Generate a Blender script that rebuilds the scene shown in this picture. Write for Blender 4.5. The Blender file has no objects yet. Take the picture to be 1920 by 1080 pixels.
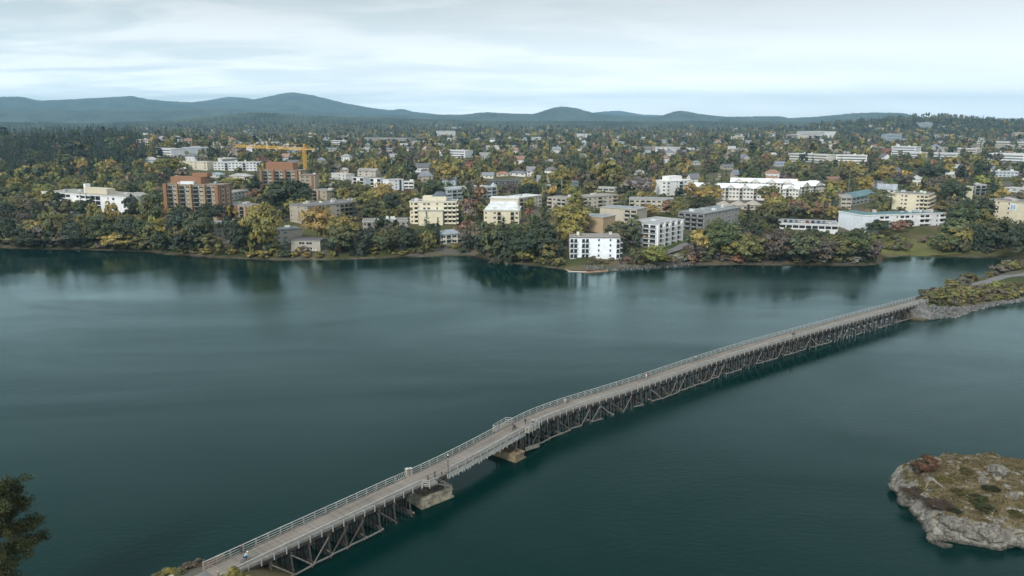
import bpy, bmesh, math, random
import numpy as np
from mathutils import Vector, Matrix, Euler
random.seed(7); RNG = np.random.default_rng(11)
scene = bpy.context.scene; COL = scene.collection
PI = math.pi
# ------------------------------------------------------------------ camera, sky, sun, exposure
F_PX = 1478.0; HORIZON = 222.0; CAM_H = 76.0
PITCH = math.atan((540 - HORIZON) / F_PX)
cd = bpy.data.cameras.new('camera'); cam = bpy.data.objects.new('camera', cd); COL.objects.link(cam)
cam.location = (0, 0, CAM_H); cam.rotation_euler = (PI/2 - PITCH, 0, 0)
cd.sensor_width = 36; cd.lens = 36*F_PX/1920; cd.clip_start = 0.5; cd.clip_end = 60000
scene.camera = cam
SUN_EL, SUN_AZ = 35.0, 208.0          # azimuth clockwise from +Y: behind the camera, to its left
world = bpy.data.worlds.new('World'); scene.world = world; world.use_nodes = True
nt = world.node_tree; nt.nodes.clear()
def N(t, kind, **kw):
    n = t.nodes.new(kind)
    for k, v in kw.items():
        if hasattr(n, k): setattr(n, k, v)
        else: n.inputs[k].default_value = v
    return n
def link(t, a, ao, b, bi): t.links.new(a.outputs[ao], b.inputs[bi])
def math_node(t, op, a, b=None, clamp=False):
    n = t.nodes.new('ShaderNodeMath'); n.operation = op; n.use_clamp = clamp
    for i, x in enumerate((a, b)):
        if x is None: continue
        if isinstance(x, tuple): t.links.new(x[0].outputs[x[1]], n.inputs[i])
        else: n.inputs[i].default_value = x
    return n
sky = N(nt, 'ShaderNodeTexSky', sky_type='NISHITA', sun_disc=False)
sky.sun_elevation = math.radians(SUN_EL); sky.sun_rotation = math.radians(SUN_AZ); sky.altitude = 50; sky.dust_density = 1.5
bg1 = N(nt, 'ShaderNodeBackground', Strength=0.063); link(nt, sky, 0, bg1, 0)
tc = N(nt, 'ShaderNodeTexCoord'); sx = N(nt, 'ShaderNodeSeparateXYZ'); link(nt, tc, 'Generated', sx, 0)
zz = math_node(nt, 'MAXIMUM', (sx, 2), 0.0); zz = math_node(nt, 'ADD', (zz, 0), 0.10)
cx = math_node(nt, 'DIVIDE', (sx, 0), (zz, 0)); cy = math_node(nt, 'DIVIDE', (sx, 1), (zz, 0))
cx = math_node(nt, 'MULTIPLY', (cx, 0), 0.55)
cc = N(nt, 'ShaderNodeCombineXYZ'); link(nt, cx, 0, cc, 0); link(nt, cy, 0, cc, 1)
n1 = N(nt, 'ShaderNodeTexNoise', Scale=1.5, Detail=7.0, Roughness=0.56, Distortion=0.35); link(nt, cc, 0, n1, 'Vector')
n2 = N(nt, 'ShaderNodeTexNoise', Scale=0.42, Detail=3.0, Roughness=0.5); link(nt, cc, 0, n2, 'Vector')
# the cloud sheet is thicker and greyer to the west (-x), thin and white to the east
west = math_node(nt, 'MULTIPLY', (sx, 0), -0.62); west = math_node(nt, 'ADD', (west, 0), 0.34, True)
s1 = math_node(nt, 'SUBTRACT', (n1, 0), 0.43); s1 = math_node(nt, 'MULTIPLY', (s1, 0), 6.5, True)
grey = math_node(nt, 'MULTIPLY', (s1, 0), (west, 0), True)
mixc = N(nt, 'ShaderNodeMix', data_type='RGBA'); link(nt, grey, 0, mixc, 0)
mixc.inputs[6].default_value = (0.428, 0.450, 0.458, 1); mixc.inputs[7].default_value = (0.245, 0.305, 0.325, 1)
bg2 = N(nt, 'ShaderNodeBackground', Strength=1.0); link(nt, mixc, 2, bg2, 0)
hg = N(nt, 'ShaderNodeMapRange'); hg.inputs[1].default_value = 0.0; hg.inputs[2].default_value = 0.15; hg.inputs[3].default_value = 2.3; hg.inputs[4].default_value = 0.98; hg.interpolation_type = 'SMOOTHSTEP'; link(nt, sx, 2, hg, 0)
hg2 = N(nt, 'ShaderNodeMapRange'); hg2.inputs[1].default_value = 0.0; hg2.inputs[2].default_value = 0.055; hg2.inputs[3].default_value = 1.75; hg2.inputs[4].default_value = 1.0; link(nt, sx, 2, hg2, 0)
hm = math_node(nt, 'MULTIPLY', (hg, 0), (hg2, 0)); link(nt, hm, 0, bg2, 'Strength')
cov = math_node(nt, 'MULTIPLY', (n2, 0), 0.8); cov = math_node(nt, 'ADD', (cov, 0), 0.38, True)
el = math_node(nt, 'MULTIPLY', (sx, 2), 2.2); cov = math_node(nt, 'ADD', (cov, 0), (el, 0), True)
mx = N(nt, 'ShaderNodeMixShader'); link(nt, cov, 0, mx, 0); link(nt, bg1, 0, mx, 1); link(nt, bg2, 0, mx, 2)
wo = N(nt, 'ShaderNodeOutputWorld'); link(nt, mx, 0, wo, 0)
sd_ = bpy.data.lights.new('sun', 'SUN'); sd_.energy = 1.5; sd_.angle = math.radians(12); sd_.color = (1, 0.95, 0.88)
sun = bpy.data.objects.new('sun', sd_); COL.objects.link(sun)
_a = math.radians(SUN_AZ); _e = math.radians(SUN_EL)
_dir = Vector((math.sin(_a)*math.cos(_e), math.cos(_a)*math.cos(_e), math.sin(_e)))
sun.rotation_euler = _dir.to_track_quat('Z', 'Y').to_euler(); sun.location = (0, -50, 300)
vs = scene.view_settings; vs.view_transform = 'Standard'; vs.look = 'None'; vs.exposure = 0.96; vs.gamma = 1.0; vs.use_curve_mapping = False
scene.cycles.max_bounces = 6; scene.cycles.diffuse_bounces = 2; scene.cycles.glossy_bounces = 3
scene.cycles.volume_bounces = 4; scene.cycles.transparent_max_bounces = 8; scene.cycles.use_denoising = True
HAZE_DENSITY = 9.0e-5
# ------------------------------------------------------------------ materials
def new_mat(name):
    m = bpy.data.materials.new(name); m.use_nodes = True
    t = m.node_tree; return m, t, t.nodes['Principled BSDF']
def noisy(name, col, rough=0.8, scale=0.4, amount=0.25, source='const', bump=0.0, spec=0.3, detail=5.0, coords='Object', stretch=None):
    """Principled with the colour varied by noise; source const | object (object colour) | attr (mesh attribute tint)."""
    m, t, b = new_mat(name)
    c = N(t, 'ShaderNodeTexCoord'); v, vo = c, coords
    if stretch:
        mp = N(t, 'ShaderNodeMapping'); mp.inputs['Scale'].default_value = stretch; link(t, c, coords, mp, 0); v, vo = mp, 0
    n = N(t, 'ShaderNodeTexNoise', Scale=scale, Detail=detail, Roughness=0.6); link(t, v, vo, n, 'Vector')
    r = N(t, 'ShaderNodeMapRange'); r.inputs[1].default_value = 0.3; r.inputs[2].default_value = 0.7
    r.inputs[3].default_value = 1 - amount; r.inputs[4].default_value = 1 + amount; link(t, n, 0, r, 0)
    if source == 'object': s = N(t, 'ShaderNodeObjectInfo'); so = 'Color'
    elif source == 'attr': s = N(t, 'ShaderNodeAttribute', attribute_name='tint'); so = 'Color'
    else: s = N(t, 'ShaderNodeRGB'); s.outputs[0].default_value = (*col, 1); so = 0
    mu = N(t, 'ShaderNodeVectorMath', operation='SCALE'); link(t, s, so, mu, 0); link(t, r, 0, mu, 'Scale')
    link(t, mu, 0, b, 'Base Color'); b.inputs['Roughness'].default_value = rough
    b.inputs['Specular IOR Level'].default_value = spec
    if bump:
        bp = N(t, 'ShaderNodeBump', Strength=bump, Distance=0.15); link(t, n, 0, bp, 'Height'); link(t, bp, 0, b, 'Normal')
    return m
def leafy(name, source):
    m, t, b = new_mat(name)
    a = N(t, 'ShaderNodeAttribute', attribute_name='tint')
    if source == 'object':
        oi = N(t, 'ShaderNodeObjectInfo'); mu = N(t, 'ShaderNodeVectorMath', operation='MULTIPLY'); link(t, oi, 'Color', mu, 0); link(t, a, 'Color', mu, 1); src, so = mu, 0
    else: src, so = a, 'Color'
    link(t, src, so, b, 'Base Color'); b.inputs['Roughness'].default_value = 0.75; b.inputs['Specular IOR Level'].default_value = 0.15
    tr = N(t, 'ShaderNodeBsdfTranslucent'); link(t, src, so, tr, 0)
    mx = N(t, 'ShaderNodeMixShader'); mx.inputs[0].default_value = 0.22
    o = t.nodes['Material Output']; link(t, b, 0, mx, 1); link(t, tr, 0, mx, 2); link(t, mx, 0, o, 0)
    return m
M = {}
M['leaf'] = leafy('leaf_object_colour', 'object'); M['leaf_attr'] = leafy('leaf_tint', 'attr')
M['bark'] = noisy('bark', (0.07, 0.055, 0.045), 0.9, 3, 0.35)
M['paint'] = noisy('painted_wall', (1, 1, 1), 0.75, 0.35, 0.10, 'object')
M['brick'] = noisy('brick_wall', (1, 1, 1), 0.85, 1.4, 0.16, 'object', bump=0.3)
M['roofing'] = noisy('roofing', (1, 1, 1), 0.85, 0.22, 0.28, 'object')
M['tint'] = noisy('tinted', (1, 1, 1), 0.8, 0.2, 0.15, 'attr')
M['glass'] = noisy('window_glass', (0.022, 0.028, 0.032), 0.12, 0.7, 0.5, spec=0.5)
M['glass_curtain'] = noisy('window_glass_curtain', (0.17, 0.17, 0.15), 0.3, 0.7, 0.3)  # paler pane colour for windows with pale curtains behind the glass
M['frame'] = noisy('window_frame', (0.55, 0.55, 0.53), 0.6, 1, 0.1)
M['frame_dark'] = noisy('dark_metal', (0.06, 0.065, 0.07), 0.5, 1, 0.2)
M['concrete'] = noisy('concrete', (0.36, 0.34, 0.30), 0.9, 0.9, 0.35, bump=0.4)
M['concrete_stained'] = noisy('concrete_stained', (0.20, 0.155, 0.10), 0.9, 1.3, 0.45, bump=0.5)
M['pier_stone'] = noisy('pier_stone', (0.25, 0.225, 0.17), 0.95, 0.8, 0.6, bump=0.8, detail=9)
M['timber_dark'] = noisy('creosote_timber', (0.060, 0.052, 0.046), 0.9, 1.6, 0.55)
M['timber_grey'] = noisy('weathered_timber', (0.20, 0.185, 0.165), 0.9, 1.8, 0.4)
M['rail_white'] = noisy('rail_paint', (0.36, 0.36, 0.345), 0.8, 0.9, 0.28)
M['timber_brown'] = noisy('brown_timber', (0.105, 0.090, 0.075), 0.9, 1.8, 0.45)
M['rail_raw'] = noisy('raw_timber', (0.36, 0.23, 0.14), 0.8, 2, 0.25)
M['crane'] = noisy('crane_yellow', (0.68, 0.42, 0.10), 0.5, 0.6, 0.15)
M['metal'] = noisy('pale_metal', (0.5, 0.5, 0.5), 0.45, 1, 0.12)
m, t, b = new_mat('grey_rock'); M['rock'] = m
g = N(t, 'ShaderNodeNewGeometry'); s2 = N(t, 'ShaderNodeSeparateXYZ'); link(t, g, 'Position', s2, 0)
nb = N(t, 'ShaderNodeTexNoise', Scale=1.3, Detail=10.0, Roughness=0.72); link(t, g, 'Position', nb, 'Vector')
rk = N(t, 'ShaderNodeValToRGB'); link(t, nb, 0, rk, 0); e = rk.color_ramp.elements
e[0].position = 0.34; e[0].color = (0.055, 0.048, 0.039, 1); e[1].position = 0.66; e[1].color = (0.30, 0.285, 0.255, 1); x = e.new(0.5); x.color = (0.18, 0.165, 0.14, 1)
vo = N(t, 'ShaderNodeTexVoronoi', Scale=0.8); vo.feature = 'DISTANCE_TO_EDGE'; link(t, g, 'Position', vo, 'Vector')
vr = N(t, 'ShaderNodeMapRange'); vr.inputs[2].default_value = 0.04; vr.inputs[3].default_value = 0.3; link(t, vo, 0, vr, 0)
td = N(t, 'ShaderNodeMapRange'); td.inputs[1].default_value = 0.25; td.inputs[2].default_value = 0.8; td.inputs[3].default_value = 0.35; link(t, s2, 2, td, 0)
vm = math_node(t, 'MULTIPLY', (vr, 0), (td, 0)); vs1 = N(t, 'ShaderNodeVectorMath', operation='SCALE'); link(t, rk, 0, vs1, 0); link(t, vm, 0, vs1, 'Scale'); link(t, vs1, 0, b, 'Base Color'); b.inputs['Roughness'].default_value = 0.95
bp = N(t, 'ShaderNodeBump', Strength=1.0, Distance=0.35); link(t, nb, 0, bp, 'Height'); link(t, bp, 0, b, 'Normal')
M['asphalt'] = noisy('asphalt', (0.17, 0.17, 0.17), 0.9, 0.5, 0.18)
M['lawn'] = noisy('lawn', (0.075, 0.10, 0.03), 0.95, 0.3, 0.3)
M['coat'] = noisy('cloth', (1, 1, 1), 0.9, 6, 0.12, 'object')
M['skin'] = noisy('skin', (0.45, 0.28, 0.20), 0.6, 5, 0.08)
M['rubber'] = noisy('rubber', (0.02, 0.02, 0.02), 0.8, 4, 0.2)
M['car'] = noisy('car_paint', (1, 1, 1), 0.3, 2, 0.05, 'object', spec=0.5)
M['hill'] = noisy('forest_hill', (0.055, 0.072, 0.050), 0.95, 0.005, 0.85, detail=10)
M['driftwood'] = noisy('driftwood', (0.45, 0.40, 0.33), 0.9, 2, 0.2)
# deck: planks laid across the bridge, from the UV map (u = metres along, v = metres across)
m, t, b = new_mat('deck_planks'); M['deck'] = m
uv = N(t, 'ShaderNodeUVMap'); uv.uv_map = 'UVMap'
br = N(t, 'ShaderNodeTexBrick'); br.offset = 0.0; br.squash = 1.0
for k, v in (('Scale', 1.0), ('Brick Width', 0.30), ('Row Height', 6.0), ('Mortar Size', 0.02), ('Bias', 0.0)): br.inputs[k].default_value = v
br.inputs['Color1'].default_value = (0.265, 0.240, 0.210, 1); br.inputs['Color2'].default_value = (0.200, 0.181, 0.158, 1); br.inputs['Mortar'].default_value = (0.05, 0.045, 0.04, 1)
link(t, uv, 0, br, 'Vector')
mp = N(t, 'ShaderNodeMapping'); mp.inputs['Scale'].default_value = (0.08, 0.9, 1); link(t, uv, 0, mp, 0)
n = N(t, 'ShaderNodeTexNoise', Scale=1.0, Detail=6.0); link(t, mp, 0, n, 'Vector')
r = N(t, 'ShaderNodeMapRange'); r.inputs[1].default_value = 0.3; r.inputs[2].default_value = 0.7; r.inputs[3].default_value = 0.72; r.inputs[4].default_value = 1.22; link(t, n, 0, r, 0)
mu = N(t, 'ShaderNodeVectorMath', operation='SCALE'); link(t, br, 0, mu, 0); link(t, r, 0, mu, 'Scale'); link(t, mu, 0, b, 'Base Color'); b.inputs['Roughness'].default_value = 0.9
# water: dark teal body under a rippled, slightly teal mirror, with slicks and wind lanes
m, t, b = new_mat('water'); M['water'] = m; t.nodes.remove(b)
g = N(t, 'ShaderNodeNewGeometry')
mpw = N(t, 'ShaderNodeMapping'); mpw.inputs['Scale'].default_value = (0.6, 1.0, 1); mpw.inputs['Rotation'].default_value = (0, 0, 0.35); link(t, g, 'Position', mpw, 0)
w1 = N(t, 'ShaderNodeTexNoise', Scale=0.9, Detail=5.0, Roughness=0.65); link(t, mpw, 0, w1, 'Vector')
w2 = N(t, 'ShaderNodeTexNoise', Scale=0.011, Detail=4.0, Roughness=0.55, Distortion=0.8); link(t, mpw, 0, w2, 'Vector')
mps = N(t, 'ShaderNodeMapping'); mps.inputs['Scale'].default_value = (0.5, 1.0, 1); mps.inputs['Rotation'].default_value = (0, 0, -0.30); link(t, g, 'Position', mps, 0)
w3 = N(t, 'ShaderNodeTexNoise', Scale=0.012, Detail=6.0, Roughness=0.6, Distortion=1.4); link(t, mps, 0, w3, 'Vector')
def rng(src, a, b_, c, d):
    q = N(t, 'ShaderNodeMapRange'); q.inputs[1].default_value = a; q.inputs[2].default_value = b_; q.inputs[3].default_value = c; q.inputs[4].default_value = d; link(t, src, 0, q, 0); return q
rr = rng(w2, .38, .64, .07, .26); rb = rng(w2, .38, .64, .10, .60); rs = rng(w3, .34, .68, .78, 1.26)
bp = N(t, 'ShaderNodeBump', Distance=0.16); link(t, rb, 0, bp, 'Strength'); link(t, w1, 0, bp, 'Height')
fr = N(t, 'ShaderNodeFresnel', IOR=1.20); link(t, bp, 0, fr, 'Normal')
fp = math_node(t, 'POWER', (fr, 0), 1.25); fp = math_node(t, 'MULTIPLY', (fp, 0), 1.95); fp = math_node(t, 'MULTIPLY', (fp, 0), (rs, 0), True)
df = N(t, 'ShaderNodeBsdfDiffuse'); df.inputs[0].default_value = (0.0012, 0.0180, 0.0160, 1)
gl = N(t, 'ShaderNodeBsdfGlossy'); gl.inputs[0].default_value = (0.77, 0.97, 1.0, 1); link(t, rr, 0, gl, 'Roughness'); link(t, bp, 0, gl, 'Normal')
mx = N(t, 'ShaderNodeMixShader'); link(t, fp, 0, mx, 0); link(t, df, 0, mx, 1); link(t, gl, 0, mx, 2); link(t, mx, 0, t.nodes['Material Output'], 0)
# ground: pale strand at the waterline, brush and soil above, lawn, dry grass and paved patches inland
m, t, b = new_mat('ground'); M['ground'] = m
g = N(t, 'ShaderNodeNewGeometry'); s = N(t, 'ShaderNodeSeparateXYZ'); link(t, g, 'Position', s, 0)
na = N(t, 'ShaderNodeTexNoise', Scale=0.03, Detail=6.0); link(t, g, 'Position', na, 'Vector')
nb = N(t, 'ShaderNodeTexNoise', Scale=0.5, Detail=6.0); link(t, g, 'Position', nb, 'Vector')
ra = N(t, 'ShaderNodeValToRGB'); link(t, na, 0, ra, 0); e = ra.color_ramp.elements
e[0].position = 0.36; e[0].color = (0.060, 0.072, 0.030, 1); e[1].position = 0.66; e[1].color = (0.115, 0.11, 0.10, 1)
x = e.new(0.46); x.color = (0.085, 0.085, 0.035, 1); x = e.new(0.54); x.color = (0.13, 0.11, 0.065, 1)
rbk = N(t, 'ShaderNodeValToRGB'); link(t, nb, 0, rbk, 0); e = rbk.color_ramp.elements
e[0].position = 0.3; e[0].color = (0.07, 0.062, 0.046, 1); e[1].position = 0.7; e[1].color = (0.17, 0.145, 0.10, 1)
nd = N(t, 'ShaderNodeTexNoise', Scale=0.045, Detail=5.0, Roughness=0.6); link(t, g, 'Position', nd, 'Vector')
ndr = N(t, 'ShaderNodeMapRange'); ndr.inputs[1].default_value = 0.42; ndr.inputs[2].default_value = 0.60; ndr.inputs[3].default_value = 0.25; ndr.inputs[4].default_value = 1.0; link(t, nd, 0, ndr, 0)
rb2 = N(t, 'ShaderNodeVectorMath', operation='SCALE'); link(t, rbk, 0, rb2, 0); link(t, ndr, 0, rb2, 'Scale')
nz = math_node(t, 'MULTIPLY', (nb, 0), 0.8); zs = math_node(t, 'SUBTRACT', (s, 2), (nz, 0))
zr = N(t, 'ShaderNodeMapRange'); zr.inputs[1].default_value = -0.12; zr.inputs[2].default_value = 0.25; link(t, zs, 0, zr, 0)
mg = N(t, 'ShaderNodeMix', data_type='RGBA'); link(t, zr, 0, mg, 0); link(t, rb2, 0, mg, 6); link(t, ra, 0, mg, 7)
link(t, mg, 2, b, 'Base Color'); b.inputs['Roughness'].default_value = 0.95; b.inputs['Specular IOR Level'].default_value = 0.1
# island: dry grass on the flatter top, bare rock on the steep edges
m, t, b = new_mat('island_ground'); M['island'] = m
g = N(t, 'ShaderNodeNewGeometry'); s = N(t, 'ShaderNodeSeparateXYZ'); link(t, g, 'Normal', s, 0); s2 = N(t, 'ShaderNodeSeparateXYZ'); link(t, g, 'Position', s2, 0)
na = N(t, 'ShaderNodeTexNoise', Scale=0.28, Detail=7.0, Roughness=0.65); link(t, g, 'Position', na, 'Vector')
nb = N(t, 'ShaderNodeTexNoise', Scale=1.1, Detail=9.0, Roughness=0.7); link(t, g, 'Position', nb, 'Vector')
ra = N(t, 'ShaderNodeValToRGB'); link(t, na, 0, ra, 0); e = ra.color_ramp.elements
e[0].position = 0.30; e[0].color = (0.040, 0.045, 0.018, 1); e[1].position = 0.72; e[1].color = (0.19, 0.155, 0.085, 1)
x = e.new(0.44); x.color = (0.085, 0.072, 0.034, 1); x = e.new(0.55); x.color = (0.14, 0.11, 0.06, 1)
rk = N(t, 'ShaderNodeValToRGB'); link(t, nb, 0, rk, 0); e = rk.color_ramp.elements
e[0].position = 0.32; e[0].color = (0.070, 0.062, 0.050, 1); e[1].position = 0.68; e[1].color = (0.37, 0.35, 0.31, 1)
f1 = math_node(t, 'MULTIPLY', (nb, 0), 0.55); f1 = math_node(t, 'ADD', (f1, 0), (s, 2))
fr = N(t, 'ShaderNodeMapRange'); fr.inputs[1].default_value = 1.06; fr.inputs[2].default_value = 1.20; link(t, f1, 0, fr, 0)
zl = N(t, 'ShaderNodeMapRange'); zl.inputs[1].default_value = 0.9; zl.inputs[2].default_value = 1.7; link(t, s2, 2, zl, 0)
ff = math_node(t, 'MULTIPLY', (fr, 0), (zl, 0))
mg = N(t, 'ShaderNodeMix', data_type='RGBA'); link(t, ff, 0, mg, 0); link(t, rk, 0, mg, 6); link(t, ra, 0, mg, 7)
vo = N(t, 'ShaderNodeTexVoronoi', Scale=0.55); vo.feature = 'DISTANCE_TO_EDGE'; link(t, g, 'Position', vo, 'Vector')
vr = N(t, 'ShaderNodeMapRange'); vr.inputs[1].default_value = 0.0; vr.inputs[2].default_value = 0.05; vr.inputs[3].default_value = 0.35; vr.inputs[4].default_value = 1.0; link(t, vo, 0, vr, 0)
td = N(t, 'ShaderNodeMapRange'); td.inputs[1].default_value = 0.25; td.inputs[2].default_value = 0.7; td.inputs[3].default_value = 0.35; td.inputs[4].default_value = 1.0; link(t, s2, 2, td, 0)
vm = math_node(t, 'MULTIPLY', (vr, 0), (td, 0)); vs1 = N(t, 'ShaderNodeVectorMath', operation='SCALE'); link(t, rk, 0, vs1, 0); link(t, vm, 0, vs1, 'Scale'); t.links.new(vs1.outputs[0], mg.inputs[6])
link(t, mg, 2, b, 'Base Color'); b.inputs['Roughness'].default_value = 0.95; b.inputs['Specular IOR Level'].default_value = 0.15
bp = N(t, 'ShaderNodeBump', Strength=0.8, Distance=0.3); link(t, nb, 0, bp, 'Height'); link(t, bp, 0, b, 'Normal')
# ------------------------------------------------------------------ mesh helpers
class MB:
    def __init__(s): s.v = []; s.f = []; s.m = []
    def add(s, vs, fs, mi=0):
        o = len(s.v); s.v += [tuple(p) for p in vs]; s.f += [tuple(i+o for i in f) for f in fs]; s.m += [mi]*len(fs)
    def box(s, x0, x1, y0, y1, z0, z1, mi=0):
        s.add([(x0,y0,z0),(x1,y0,z0),(x1,y1,z0),(x0,y1,z0),(x0,y0,z1),(x1,y0,z1),(x1,y1,z1),(x0,y1,z1)],
              [(0,3,2,1),(4,5,6,7),(0,1,5,4),(1,2,6,5),(2,3,7,6),(3,0,4,7)], mi)
    def bar(s, a, b, w, h=None, mi=0, n=4, taper=1.0):
        a = Vector(a); b = Vector(b); d = (b-a).normalized(); h = h or w
        up = Vector((0,0,1)) if abs(d.z) < 0.95 else Vector((1,0,0))
        x = d.cross(up).normalized(); y = x.cross(d)
        pts = []
        for p, k in ((a, 1.0), (b, taper)):
            for i in range(n):
                an = 2*PI*(i+0.5)/n; q = 1.4142 if n == 4 else 1
                pts.append(p + x*math.cos(an)*w/2*q*k + y*math.sin(an)*h/2*q*k)
        fs = [(i, (i+1) % n, n+(i+1) % n, n+i) for i in range(n)] + [tuple(range(n-1, -1, -1)), tuple(range(n, 2*n))]
        s.add(pts, fs, mi)
    def mesh(s, name, mats):
        me = bpy.data.meshes.new(name); me.from_pydata(s.v, [], s.f)
        for m_ in (mats if isinstance(mats, (list, tuple)) else [mats]): me.materials.append(m_)
        if any(s.m): me.polygons.foreach_set('material_index', s.m)
        me.update(); return me
def obj(name, me, parent=None, loc=(0,0,0), rz=0.0, scale=(1,1,1), color=None):
    o = bpy.data.objects.new(name, me); COL.objects.link(o)
    o.location = loc; o.rotation_euler = (0, 0, rz) if not isinstance(rz, tuple) else rz; o.scale = scale
    if parent is not None: o.parent = parent
    if color is not None: o.color = (*color, 1)
    return o
def tag(o, label, cat, group=None):
    o['label'] = label; o['category'] = cat
    if group: o['group'] = group
    return o
def thing(name, label, cat, loc, rz=0.0, group=None):
    o = obj(name, None, None, loc, rz); o.empty_display_size = 0.5
    return tag(o, label, cat, group)
def struct(o, label=None, kind='structure'):
    o['kind'] = kind
    if label: o['label'] = label
    return o
def np_mesh(name, V, Fq, mat, tint=None, smooth=False):
    me = bpy.data.meshes.new(name); nv, nf = len(V), len(Fq); k = Fq.shape[1]
    me.vertices.add(nv); me.vertices.foreach_set('co', np.ascontiguousarray(V, dtype=np.float32).ravel())
    me.loops.add(nf*k); me.loops.foreach_set('vertex_index', np.ascontiguousarray(Fq, dtype=np.int32).ravel())
    me.polygons.add(nf); me.polygons.foreach_set('loop_start', np.arange(0, nf*k, k, dtype=np.int32))
    if smooth: me.polygons.foreach_set('use_smooth', np.ones(nf, dtype=bool))
    if tint is not None:
        a = me.attributes.new('tint', 'FLOAT_COLOR', 'POINT')
        c = np.ones((nv, 4), dtype=np.float32); c[:, :3] = tint; a.data.foreach_set('color', c.ravel())
    me.materials.append(mat); me.update(calc_edges=True); me.validate(); return me
# ------------------------------------------------------------------ picking points of the place: pixel of the photograph -> point on the ground
CP, SP = math.cos(PITCH), math.sin(PITCH)
def ray(u, v):
    du, dv = u-960.0, v-540.0
    return np.array([du, F_PX*CP - dv*SP, -(F_PX*SP + dv*CP)]) / F_PX
def on_plane(u, v, z):
    d = ray(u, v); t_ = (z-CAM_H)/d[2]; p = d*t_; return np.array([p[0], p[1], z])
def project(p):
    x, y, z = p[0], p[1], p[2]-CAM_H
    dep = y*CP - z*SP; dn = -y*SP - z*CP
    return 960+F_PX*x/dep, 540+F_PX*dn/dep, dep
def wpts(l, z=0.0): return [tuple(on_plane(u, v, z)[:2]) for u, v in l]
FAR_SHORE = wpts([(0,464),(22,466),(75,467),(180,469),(280,472),(310,477),(400,483),(520,488),(620,487),(740,483),(800,481),(870,479),(905,485),(920,491),
    (1000,498),(1045,504),(1062,509),(1140,509),(1185,504),(1240,501),(1300,498),(1380,496),(1500,498),(1600,498),(1640,497),(1655,491),(1662,483),(1700,479),
    (1760,480),(1830,483),(1885,482),(1905,488),(1900,497),(1850,517),(1785,536),(1730,552),(1712,561)])
OUTER = wpts([(1711,582),(1740,589),(1790,589),(1830,579),(1870,571),(1925,565)])
LAND_FAR = [(-1900,-900),(-1500,100),(-900,430),(-560,485),(-420,480)] + FAR_SHORE + [(158,303)] + OUTER + [(330,272),(600,200),(1100,-200),(1700,-900),(19000,-900),(19000,19000),(-19000,19000),(-19000,-900)]
LAND_NEAR = [(-900,-700),(-500,20),(-200,95),(-110,106),(-72,112)] + wpts([(285,1086),(330,1070),(395,1052),(430,1064),(500,1098)]) + [(-38,104),(-25,70),(40,10),(200,-80),(700,-500),(700,-900),(-900,-900)]
PATH_FAR = [(159,302)] + wpts([(1790,546),(1850,530),(1885,520),(1935,512)], 4.5) + [(300,420)]
BANK_NEAR = wpts([(452,1046),(420,1056),(388,1068),(345,1088)], 4.6)
PATH_NEAR = [(-46,114),(-55,103),(-66,88),(-85,60),(-120,10)]
def seg_dist(px, py, pts, closed):
    n_ = len(pts); best = np.full(px.shape, 1e12)
    for i in range(n_ if closed else n_-1):
        ax, ay = pts[i]; bx, by = pts[(i+1) % n_]; dx, dy = bx-ax, by-ay
        t_ = np.clip(((px-ax)*dx+(py-ay)*dy)/(dx*dx+dy*dy), 0, 1)
        best = np.minimum(best, (px-ax-t_*dx)**2+(py-ay-t_*dy)**2)
    return np.sqrt(best)
def inside(px, py, pts):
    r_ = np.zeros(px.shape, dtype=bool); n_ = len(pts)
    for i in range(n_):
        ax, ay = pts[i]; bx, by = pts[(i+1) % n_]
        c = (ay > py) != (by > py)
        r_ ^= c & (px < (bx-ax)*(py-ay)/((by-ay) if by != ay else 1e-9)+ax)
    return r_
def signed(px, py, pts):
    d = seg_dist(px, py, pts, True); return np.where(inside(px, py, pts), d, -d)
PX_, PZ_ = [-40,-8,0,2,8,25,60,150,400,1000,3000,9000,20000], [-4,-1.5,-0.05,0.7,2.2,5,8.5,12,16,21,27,32,34]
def ground(px, py):
    px = np.asarray(px, dtype=float); py = np.asarray(py, dtype=float)
    sdf = signed(px, py, LAND_FAR); h = np.interp(sdf, PX_, PZ_)
    wob = 0.5*np.sin(px*0.09+1.3)*np.cos(py*0.11) + 0.35*np.sin(px*0.21+py*0.17)
    h = h + wob*np.clip(sdf/15, 0, 1)
    near = (np.hypot(px, py) < 700)
    sdn = signed(px, py, LAND_NEAR); h = np.maximum(h, np.interp(sdn, [-40,-8,0,2,8,20,60,200], [-4,-1.5,-0.05,0.5,2.4,4.6,9,16]))
    h = np.maximum(h, np.where(near, 4.85-np.maximum(0, seg_dist(px, py, PATH_FAR, False)-3.6)*0.95, -9))
    h = np.maximum(h, np.where(near, 5.0-np.maximum(0, seg_dist(px, py, PATH_NEAR, False)-3.4)*0.6, -9))
    h = np.maximum(h, np.where(near, 4.75-np.maximum(0, seg_dist(px, py, BANK_NEAR, False)-0.8)*0.9, -9))
    h = h + 24*np.exp(-(((px+720)/330)**2 + ((py-1350)/420)**2)) + 50*np.exp(-(((px-1540)/400)**2+((py-3000)/420)**2)) + 36*np.exp(-(((px-2350)/650)**2+((py-3300)/450)**2))
    h = h + 20*np.exp(-(((px+900)/850)**2+((py-3900)/550)**2))
    return h
def g1_exact(x, y): return float(ground(np.array([x]), np.array([y]))[0])
az = np.concatenate([np.linspace(-180, -48, 40)[:-1], np.linspace(-48, 48, 460), np.linspace(48, 180, 40)[1:-1]])
rad = np.concatenate([np.array([4, 20, 40, 60]), np.geomspace(75, 700, 170), np.geomspace(712, 16500, 84)])
A_, R_ = np.meshgrid(np.radians(az), rad); GX, GY = R_*np.sin(A_), R_*np.cos(A_)
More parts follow.
